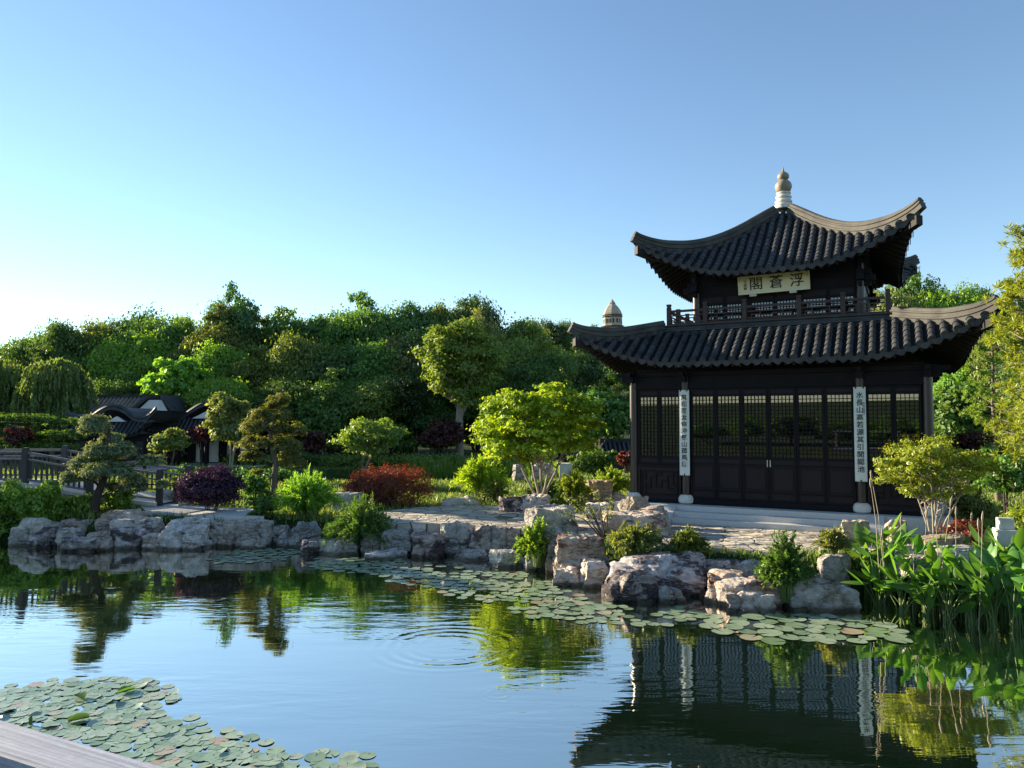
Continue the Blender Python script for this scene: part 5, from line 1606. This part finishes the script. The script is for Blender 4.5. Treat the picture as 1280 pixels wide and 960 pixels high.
bush_px('shrub', 'broad leaved green shrub in front of the low dark roof', 712, 782, 556, 598, 38, 'leaf_mid', 2600, 0.10, 12, 92, group='shrubs along the bank')
bush_px('shrub', 'clipped dark shrub mound under the trees right of the golden tree', 345, 402, 560, 590, 47, 'leaf_dark', 1800, 0.09, 8, 93, group='shrubs along the bank')
def willow_px(label, x0, x1, y0, y1, bx, by, D, seed, group=None):
    rng = np.random.default_rng(seed)
    c, rx, rz = boxpx(x0, x1, y0, y1, D)
    base = at(bx, by, D)
    rel = np.array(c - base)
    Vs, mb = [], MB()
    heads = ellblobs(rng, rel + np.array([0, 0, rz * .1]), (rx * 1.0, rx * .9, rz * .95), 30, .3, -.7)
    limbs(mb, (0, 0, -.3), Vector(rel), heads, .2, rng)
    for k in range(900):
        h, r = heads[rng.integers(len(heads))]
        d = unit(rng.normal(size=3) + np.array([0, 0, .6]))
        s = h + d * np.array(r)
        L = rz * rng.uniform(.15, .85)
        m = 26
        t = rng.uniform(0, 1, m)
        out = d * np.array([1, 1, 0])
        P = s + out * (t[:, None] ** .5) * rx * .16 + np.array([0, 0, -1]) * (L * t[:, None] ** 1.3)
        P[:, 2] = np.maximum(P[:, 2], .6)
        T = unit(np.array([0, 0, -1]) + rng.normal(size=(m, 3)) * .35)
        N = unit(np.cross(T, rng.normal(size=(m, 3))))
        Vs.append(leafq(P, N, .24 * rng.uniform(.7, 1.2, m), .22, rng, T))
    return plant('willow_tree', label, 'tree', base, np.concatenate(Vs), 'leaf_willow', mb, 'bark', group)
willow_px('pale drooping willow left of the garden halls', 20, 112, 446, 540, 66, 590, 52, 95)
willow_px('large pale drooping willow at the left edge of the view', -70, 62, 438, 560, 0, 590, 56, 96)

# ---------------------------------------------------------------- the wooded slope
FK = []
for k in range(6):
    r_ = np.random.default_rng(200 + k)
    t = thing('forest_tree', 'x', 'tree')
    bl = ellblobs(r_, (0, 0, .60), (.44 + .04 * (k % 3), .44, .40), 20, .40, -.8)
    if k in (1, 4): bl += [(np.array([.05, 0, .98]), (.09, .09, .11)), (np.array([-.12, .05, .9]), (.10, .10, .1))]
    V = blobleaves(r_, bl, 24000, .0145, .6, clump=44, spread=.22)
    mb = MB()
    limbs(mb, (0, 0, -.05), (0, 0, .6), bl[::3], .022, r_, .4)
    mb.build('trunk', M['bark_dark'], t, True, 60)
    quads('crown', V, M['leaf_mid'], t)
    FK.append(t)
KINDLEAF = ['leaf_dark', 'leaf_mid', 'leaf_olive', 'leaf_bright', 'leaf_gold']
VAR = {}
for k, t in enumerate(FK):
    for lf in KINDLEAF:
        me = KIDS[t.name][1].data.copy()
        me.materials.clear()
        me.materials.append(M[lf])
        VAR[(k, lf)] = me
ORD = ['first', 'second', 'third', 'fourth', 'fifth', 'sixth', 'seventh', 'eighth', 'ninth', 'tenth', 'eleventh', 'twelfth', 'thirteenth', 'fourteenth', 'fifteenth', 'sixteenth', 'seventeenth', 'eighteenth', 'nineteenth', 'twentieth', 'twenty first', 'twenty second', 'twenty third', 'twenty fourth', 'twenty fifth', 'twenty sixth', 'twenty seventh', 'twenty eighth', 'twenty ninth', 'thirtieth']
frng = np.random.default_rng(77)
first_used = set()
def forest(px, top, D, halfpx, leaf, label, group, k=None, minh=5.0):
    if k is None: k = int(frng.integers(6))
    p = at(px, top, D)
    g = hgt(p.x, D)
    H = max((p.z - g) / 0.95, minh)
    wd = wpx(halfpx, D) / .42
    sx = min(max(wd, H * .55), H * 1.6)
    loc, rz, sc = (p.x, D, g), float(frng.uniform(0, 6.28)), (sx, sx, H)
    t = dup(FK[k], loc, rz, sc, label, group)
    for ch in t.children:
        if ch.name.startswith('crown'): ch.data = VAR[(k, leaf)]
    return t
SKYL = [(-160, 455), (-60, 440), (0, 428), (30, 420), (60, 405), (90, 395), (130, 388), (165, 386), (200, 388), (240, 398), (265, 396), (293, 382), (320, 400), (360, 392), (385, 380), (430, 384), (470, 384), (510, 370), (550, 366), (600, 373), (630, 390), (680, 399), (720, 404), (760, 416), (800, 420), (860, 420), (1100, 352), (1140, 345), (1180, 348), (1220, 352), (1260, 362), (1320, 372)]
sx_, sy_ = zip(*SKYL)
sky_y = lambda x: float(np.interp(x, sx_, sy_))
i = 0
for px in np.arange(-60, 660, 37):
    x = px + frng.uniform(-8, 8)
    lf = KINDLEAF[int(frng.choice(5, p=[.25, .37, .26, .05, .07]))]
    D = 67 + frng.uniform(-3, 4) + (5 if x < 250 else 0)
    forest(x, sky_y(x) + frng.uniform(-3, 9), D, frng.uniform(36, 50), lf, ORD[i] + ' tree from the left along the skyline row of the wooded slope', 'trees on the wooded slope')
    i += 1
for j, (x, top) in enumerate([(293, 376), (118, 392), (1218, 348)]):
    pass
forest(293, 376, 69, 17, 'leaf_dark', 'slender taller tree breaking the skyline above the golden tree', 'trees on the wooded slope', 1)
i = 0
for px in np.arange(-70, 700, 44):
    x = px + frng.uniform(-10, 10)
    lf = KINDLEAF[int(frng.choice(5, p=[.2, .38, .25, .10, .07]))]
    forest(x, sky_y(x) + frng.uniform(28, 50), 61 + frng.uniform(-2, 2) + (5 if x < 250 else 0), frng.uniform(36, 52), lf, ORD[i] + ' tree from the left in the middle row of the wooded slope', 'trees on the wooded slope')
    i += 1
i = 0
for px in np.arange(-40, 720, 46):
    x = px + frng.uniform(-10, 10)
    if 525 < x < 625: y = 470
    else: y = sky_y(x) + frng.uniform(78, 108)
    lf = KINDLEAF[int(frng.choice(5, p=[.28, .42, .15, .10, .05]))]
    forest(x, y, 56 + frng.uniform(-1, 1.5) + (6 if x < 250 else 0), frng.uniform(34, 48), lf, ORD[i] + ' tree from the left in the front row at the foot of the wooded slope', 'trees on the wooded slope')
    i += 1
i = 0
for px in np.arange(655, 900, 30):
    x = px + frng.uniform(-6, 6)
    forest(x, sky_y(x) + frng.uniform(-3, 6), 150 + frng.uniform(-10, 15), frng.uniform(20, 30), KINDLEAF[int(frng.integers(2))], ORD[i] + ' tree on the far ridge from the left, below the brick tower', 'trees on the far ridge')
    i += 1
i = 0
for px in np.arange(655, 860, 34):
    x = px + frng.uniform(-6, 6)
    forest(x, 442 + frng.uniform(-10, 12), 100 + frng.uniform(-8, 8), frng.uniform(26, 36), KINDLEAF[int(frng.choice(3, p=[.6, .3, .1]))], ORD[i] + ' tree from the left in the dark wood behind the bright maple', 'trees in the wood behind the pavilion')
    i += 1
i = 0
for px in np.arange(625, 830, 36):
    x = px + frng.uniform(-6, 6)
    forest(x, 490 + frng.uniform(-14, 14), 66 + frng.uniform(-5, 5), frng.uniform(26, 36), 'leaf_dark', ORD[i] + ' low dark tree from the left directly behind the bright maple', 'trees in the wood behind the pavilion')
    i += 1
i = 0
for px, top, D in [(1108, 356, 96), (1140, 349, 100), (1180, 350, 96), (1222, 354, 102), (1262, 364, 98), (1300, 380, 90), (1120, 400, 78), (1165, 408, 80), (1210, 398, 76), (1255, 410, 74), (1300, 420, 72), (1180, 470, 52), (1230, 460, 55), (1280, 470, 50), (1140, 500, 48), (1200, 430, 46), (1250, 400, 44), (1290, 420, 40), (1225, 500, 38), (1280, 510, 36)]:
    forest(px, top, D, frng.uniform(26, 36) * (1 if D > 60 else 1.2), KINDLEAF[int(frng.choice(5, p=[.2, .38, .25, .10, .07]))], ORD[i] + ' wood tree counted from the top in the grove right of the pavilion', 'trees in the grove right of the pavilion')
    i += 1
for i in range(20):
    x = -20 + i * 38 + frng.uniform(-8, 8)
    D = 58 + frng.uniform(-3, 3)
    p = at(x, 575, D)
    t = dup(FK[i % 6], (p.x, D, hgt(p.x, D) - .9), i * 1.1, (5.2, 4.5, 3.8 + (i % 3) * .5), ORD[i] + ' low dark shrub from the left in the undergrowth below the wooded slope', 'undergrowth shrubs')
    for ch in t.children:
        if ch.name.startswith('crown'): ch.data = VAR[(i % 6, ('leaf_dark', 'leaf_mid')[i % 3 == 0])]
for j in range(14):
    x, y = -62 - j * 7 + (j % 3) * 3, 74 + (j * 11) % 22 - j * 1.5
    dup(FK[j % 6], (x, y, hgt(x, y)), j * 1.7, (9, 9, 12 + (j % 4)), 'tree of the wooded slope continuing past the left edge of the view', 'trees on the wooded slope past the left edge')
# trees that stand left of the view and shade the bank
for j, (x, y, h) in enumerate([(-33, 34, 5), (-39, 40, 5.5), (-50, 52, 7), (-62, 60, 9), (-46, 40, 6)]):
    t = dup(FK[j % 6], (x, y, hgt(x, y)), j * 1.3, (h * .85, h * .85, h), 'leafy tree standing left of the willow beyond the edge of the view', 'trees left of the willow')
# the far shore behind the viewer, mirrored in the window panes
for j in range(20):
    x, y = -34 + j * 4.6, -24 - (j * 7) % 6
    dup(FK[j % 6], (x, y, hgt(x, y)), j * 0.9, (6.5, 6.5, 2.9 + .4 * (j % 3)), 'leafy tree on the shore behind the viewer, mirrored in the door panes', 'trees on the near shore')
for t in FK:
    for ch in list(KIDS[t.name]): bpy.data.objects.remove(ch)
    bpy.data.objects.remove(t)

# hedge and lawn edge
def hedge(label, pts, w, h, leaf, n, seed):
    rng = np.random.default_rng(seed)
    t = thing('hedge', label, 'hedge', pts[0])
    blobs = []
    for a, c in zip(pts[:-1], pts[1:]):
        L = (c - a).length
        m = int(L / 0.9)
        for k in range(m):
            p = a.lerp(c, (k + .5) / m) - pts[0]
            blobs.append((np.array([p.x, p.y, p.z + h * .5]), (.7, w * .5, h * .55)))
    quads('foliage', blobleaves(rng, blobs, n, .09, .55, spread=.3), M[leaf], t)
    return t
hp = [at(x, 586, D) for x, D in ((285, 50), (420, 49), (560, 49), (640, 48), (715, 46))]
for p in hp: p.z = hgt(p.x, p.y) - .05
hedge('long low clipped hedge along the far side of the back pool', hp, 1.4, .75, 'leaf_olive', 16000, 301)
hp2 = [at(x, 600, D) for x, D in ((225, 40), (300, 38), (360, 37))]
for p in hp2: p.z = hgt(p.x, p.y) - .05
hedge('short hedge behind the podocarpus and purple shrub', hp2, 1.2, .6, 'leaf_mid', 6000, 302)

# ---------------------------------------------------------------- grass and reeds (uncountable)
def in_poly(x, y, poly): return poly_sd(x, y, poly) < 0
gr = np.random.default_rng(400)
N_ = 150000
u = gr.uniform(0, 1, N_)
gy = 11 + (50 - 11) * u ** 1.6
gx = gr.uniform(-1, 1, N_) * (0.72 * gy + 1)
hz = height(gx, gy)
keep = (hz > 0.45)
keep &= ~in_poly(gx, gy, [(p.x, p.y) for p in pp])
keep &= ~in_poly(gx, gy, [(p.x, p.y) for p in lp[1:]])
lx = (gx - PX) * math.cos(-PA) - (gy - PY) * math.sin(-PA)
ly = (gx - PX) * math.sin(-PA) + (gy - PY) * math.cos(-PA)
keep &= ~((abs(lx) < 4.8) & (ly > -5.8) & (ly < 4.8))
gx, gy, hz = gx[keep], gy[keep], hz[keep]
n = len(gx)
hh = gr.uniform(.06, .2, n) * (0.6 + 0.9 * (np.sin(gx * 1.7) * np.cos(gy * 1.3) * .5 + .5))
az = gr.uniform(0, 6.28, n)
wv = np.stack([np.cos(az), np.sin(az), 0 * az], 1) * (0.010 + 0.0006 * gy)[:, None]
ln = gr.normal(size=(n, 3)) * np.array([.35, .35, 0]) * hh[:, None]
B0 = np.stack([gx, gy, hz - .02], 1)
T0 = B0 + ln + np.stack([0 * hh, 0 * hh, hh], 1)
tag(quads('grass', np.stack([B0 - wv, B0 + wv, T0 + wv * .2, T0 - wv * .2], 1), M['grass']), kind='stuff', label='short rough grass covering the banks and lawns', cat='grass')
n = 9000
a = gr.uniform(0, 6.28, n)
rr = gr.uniform(.93, 1.12, n)
gx, gy = -5.5 + 7.5 * np.cos(a) * rr, 42.5 + 4.2 * np.sin(a) * rr
k_ = (gy > 42.0) & (gx > -6.5)
gx, gy = gx[k_], gy[k_]
n = len(gx)
hz = np.maximum(height(gx, gy), 0) - .05
hh = gr.uniform(.35, .85, n)
az = gr.uniform(0, 6.28, n)
wv = np.stack([np.cos(az), np.sin(az), 0 * az], 1) * .028
B0 = np.stack([gx, gy, hz], 1)
T0 = B0 + gr.normal(size=(n, 3)) * np.array([.15, .15, 0]) * hh[:, None] + np.stack([0 * hh, 0 * hh, hh], 1)
tag(quads('reeds', np.stack([B0 - wv, B0 + wv, T0 + wv * .15, T0 - wv * .15], 1), M['leaf_bright']), kind='stuff', label='green reeds fringing the far side of the back pool', cat='reeds')

# ---------------------------------------------------------------- broad leaved water plants
WP = [(1082, 742, 108), (1098, 756, 96), (1112, 748, 120), (1128, 764, 88), (1142, 758, 110), (1158, 770, 84), (1172, 762, 98), (1186, 776, 92), (1200, 766, 104), (1214, 778, 88), (1228, 768, 106), (1242, 782, 112), (1256, 770, 118), (1270, 786, 124), (1284, 776, 130), (1104, 738, 112), (1150, 742, 96), (1190, 748, 90), (1236, 750, 104), (1276, 756, 120), (1300, 790, 130)]
def water_plant(px, py, hpx, seed, label):
    rng = np.random.default_rng(seed)
    D = G(px, py, 0).y
    b = G(px, py, 0)
    H = wpx(hpx, D) * .76
    t = thing('water_plant', label, 'water plant', (b.x, b.y, 0), 0, 'broad leaved water plants at the right bank')
    sm, lm = MB(), MB()
    for k in range(int(rng.integers(16, 21))):
        az = rng.uniform(0, 6.28)
        hh = H * rng.uniform(.2, .82)
        out = rng.uniform(.05, .3)
        f = Vector((rng.normal() * .06, rng.normal() * .06, -.25))
        e = Vector((math.cos(az) * out, math.sin(az) * out, hh))
        m = f.lerp(e, .6) - Vector((math.cos(az), math.sin(az), 0)) * out * .25
        sm.tube([f, m, e], [.014, .011, .007], 5, False)
        L = rng.uniform(.36, .62)
        wd = L * rng.uniform(.17, .24)
        tiltz = rng.uniform(.1, 1.4)
        d = Vector((math.cos(az) * math.cos(tiltz), math.sin(az) * math.cos(tiltz), math.sin(tiltz)))
        s = Vector((-math.sin(az), math.cos(az), 0))
        rollv = rng.normal() * .5
        s = (Matrix.Rotation(rollv, 3, d) @ s)
        nn = s.cross(d)
        rows = []
        for q in range(8):
            u = q / 7
            ww = wd * (math.sin(math.pi * min(u * .96 + .04, 1)) ** .75) * (1.15 - .4 * u)
            c = e + d * L * u - nn * (.35 * L * u * u * rng.uniform(.6, .62)) * (1 if nn.z > 0 else -1)
            rows.append([c - s * ww + nn * ww * .35, c, c + s * ww + nn * ww * .35])
        lm.grid(rows)
    sm.build('stems', M['green_stem'], t, True)
    lm.build('leaves', M['leaf_canna'], t, True)
    return t
for i, (px, py, h) in enumerate(WP):
    where = 'at the left end of the clump' if px < 1120 else 'in the middle of the clump' if px < 1215 else 'at the right edge of the view'
    row = 'front' if py > 765 else 'rear' if py < 752 else 'centre'
    water_plant(px, py, h, 500 + i, 'broad leaved green water plant, ' + row + ' row ' + where)
# dry seed stalks
DS = [(1106, 758, 672, -3), (1122, 750, 655, 4), (1140, 765, 690, 2), (1150, 760, 648, 8), (1175, 770, 640, -6), (1192, 770, 645, 3), (1222, 785, 652, 6), (1225, 770, 660, -2), (1205, 745, 650, 9), (1098, 690, 610, -9), (1104, 690, 600, -14), (1176, 700, 632, 12)]
for i, (px, py, ty, dx) in enumerate(DS):
    D = G(px, py, 0).y if py > 720 else 15.0
    b = at(px, py, D)
    e = at(px + dx, ty, D) - b
    t = thing('dry_stalk', 'thin dry seed stalk standing among the broad leaved water plants', 'dry stalk', b, 0, 'dry seed stalks among the water plants')
    MB().tube([(0, 0, -.3), e * .5 + Vector((.02, 0, 0)), e], [.009, .008, .006], 5).build('stem', M['dry'], t)
    q = e.normalized()
    MB().tube([e - q * .02, e + q * .06, e + q * .14, e + q * .2], [.006, .022, .018, .003], 6).build('seed_head', M['dry'], t)

# ---------------------------------------------------------------- lily pads
def pad_mesh(seed, curl=0.0):
    r_ = random.Random(seed)
    n = 18
    vs = [(0, 0, 0.004)]
    a0 = r_.uniform(0, 6.28)
    for ring in (.55, 1.0):
        for k in range(n):
            a = a0 + 0.12 + (2 * math.pi - 0.24) * k / (n - 1)
            rr = ring * (1 + 0.04 * math.sin(3 * a + seed))
            z = 0.004 + (curl * max(0, math.sin(a * 1.0 + seed)) ** 3 * 0.5 + r_.uniform(0, .035)) * (ring if ring == 1.0 else 0)
            vs.append((rr * math.cos(a), rr * math.sin(a), z))
    fs = [(0, 1 + k, 2 + k) for k in range(n - 1)] + [(1 + k, 1 + n + k, 2 + n + k, 2 + k) for k in range(n - 1)]
    return vs, fs
PADM = []
for k in range(7):
    vs, fs = pad_mesh(k * 5 + 1, (0, 0, 0, 0, .35, .6, 0)[k])
    me = bpy.data.meshes.new('lily_pad')
    me.from_pydata(vs, [], fs)
    me.materials.append(M['pad'])
    me.polygons.foreach_set('use_smooth', [True] * len(me.polygons))
    PADM.append(me)
RAFTS = [
 ('lily pad in the dense raft at the wooden railing, lower left', 210, (.075, .125), .56, [(-25, 868), (60, 853), (130, 848), (188, 850), (205, 868), (190, 888), (214, 902), (235, 918), (300, 930), (335, 945), (380, 942), (470, 962), (400, 975), (230, 975), (100, 925), (-25, 905)]),
 ('lily pad in the small patch below the left bank boulders', 40, (.10, .16), .84, [(270, 696), (300, 688), (345, 686), (378, 690), (352, 698), (310, 705), (280, 703)]),
 ('lily pad in the long band along the middle of the bank', 200, (.10, .16), .84, [(385, 704), (420, 697), (480, 700), (560, 712), (640, 718), (688, 728), (700, 745), (760, 757), (840, 760), (880, 768), (868, 780), (800, 782), (740, 777), (690, 772), (640, 760), (600, 750), (560, 737), (500, 724), (430, 712)]),
 ('lily pad in the patch in front of the grey boulder at right', 36, (.15, .23), .86, [(880, 777), (930, 770), (1000, 771), (1060, 778), (1128, 790), (1122, 797), (1060, 804), (1000, 799), (930, 793), (888, 788)]),
]
prng = random.Random(9)
indiv, rest = 0, MB()
allp = []
for ri, (lab, cnt, (r0, r1), sep, poly) in enumerate(RAFTS):
    W_ = [G(x, y, 0) for x, y in poly]
    wp = [(p.x, p.y) for p in W_]
    x0, x1, y0, y1 = min(p[0] for p in wp), max(p[0] for p in wp), min(p[1] for p in wp), max(p[1] for p in wp)
    got, tries = [], 0
    CX = np.array([prng.uniform(x0, x1) for _ in range(40000)]); CY = np.array([prng.uniform(y0, y1) for _ in range(40000)])
    CS = poly_sd(CX, CY, wp)
    while len(got) < cnt * 1.6 and tries < 39990:
        tries += 1
        x, y, s_ = float(CX[tries]), float(CY[tries]), float(CS[tries])
        r = prng.uniform(r0, r1)
        if s_ > (.3 if tries % 25 == 0 else 0): continue
        if ri == 2 and mnoise.noise(Vector((x * 0.9, y * 1.3, 3.0))) > .22: continue
        if any((x - a) ** 2 + (y - b_) ** 2 < (sep * (r + c)) ** 2 for a, b_, c in got): continue
        got.append((x, y, r))
    allp.append((lab, got))
tot = sum(len(g) for _, g in allp)
order = sorted([(g[1] / (g[2] * 1.0), ri, g) for ri, (_, gs) in enumerate(allp) for g in gs])
proto = [None] * len(RAFTS)
for i, (_, ri, (x, y, r)) in enumerate(order):
    k = prng.choice([0, 1, 2, 3, 6, 0, 1, 2, 3, 6, 4, 5] if ri == 0 else [0, 1, 2, 3, 6])
    z = 0.004 + prng.uniform(0, .012)
    a = prng.uniform(0, 6.28)
    if i < 300:
        o = bpy.data.objects.new('lily_pad', PADM[k])
        COL.objects.link(o)
        o.location = (x, y, z)
        o.rotation_euler = (prng.uniform(-.03, .03), prng.uniform(-.03, .03), a)
        o.scale = (r, r, r)
        tag(o, 'pale green ' + allp[ri][0], 'lily pad', allp[ri][0].replace('lily pad', 'lily pads'))
    else:
        vs, fs = pad_mesh(prng.randrange(99))
        T = Matrix.Translation((x, y, z)) @ Matrix.Rotation(a, 4, 'Z') @ Matrix.Scale(r, 4)
        rest.add([T @ Vector(v) for v in vs], fs)
print('PADS', tot)
if rest.v:
    tag(rest.build('lily_pads', M['pad'], smooth=True), 'carpet of further pale green lily pads in the distance', 'lily pads', None, 'stuff')
# dark upright buds and curled leaves in the near raft
for px, py, h, lab in [(38, 906, .11, 'dark upright lily bud just above the wooden railing'), (98, 902, .08, 'dark curled dead lily leaf near the wooden railing'), (158, 866, .06, 'small dark folded lily leaf at the top of the near raft'), (100, 874, .05, 'dark folded lily leaf in the upper left of the near raft')]:
    p = G(px, py, 0)
    b = MB()
    if h > .1: b.tube([(0, 0, -.05), (0, 0, .02), (0, 0, .07), (.005, 0, h)], [.008, .02, .024, .004], 8)
    else:
        rows = []
        for q in range(6):
            u = q / 5
            ww = .09 * math.sin(math.pi * min(.05 + u * .95, .99)) + .005
            rows.append([(-.12 + .24 * u, -ww * .4, .01 + h * .6 + ww * .3), (-.12 + .24 * u, 0, .012), (-.12 + .24 * u, ww, .02 + ww * .5)])
        b.grid(rows)
    o = b.build('lily_bud' if h > .1 else 'folded_leaf', M['leaf_dark'], None, True)
    o.location = (p.x, p.y, .01)
    o.rotation_euler = (0, 0, px)
    tag(o, lab, 'lily bud' if h > .1 else 'lily leaf')
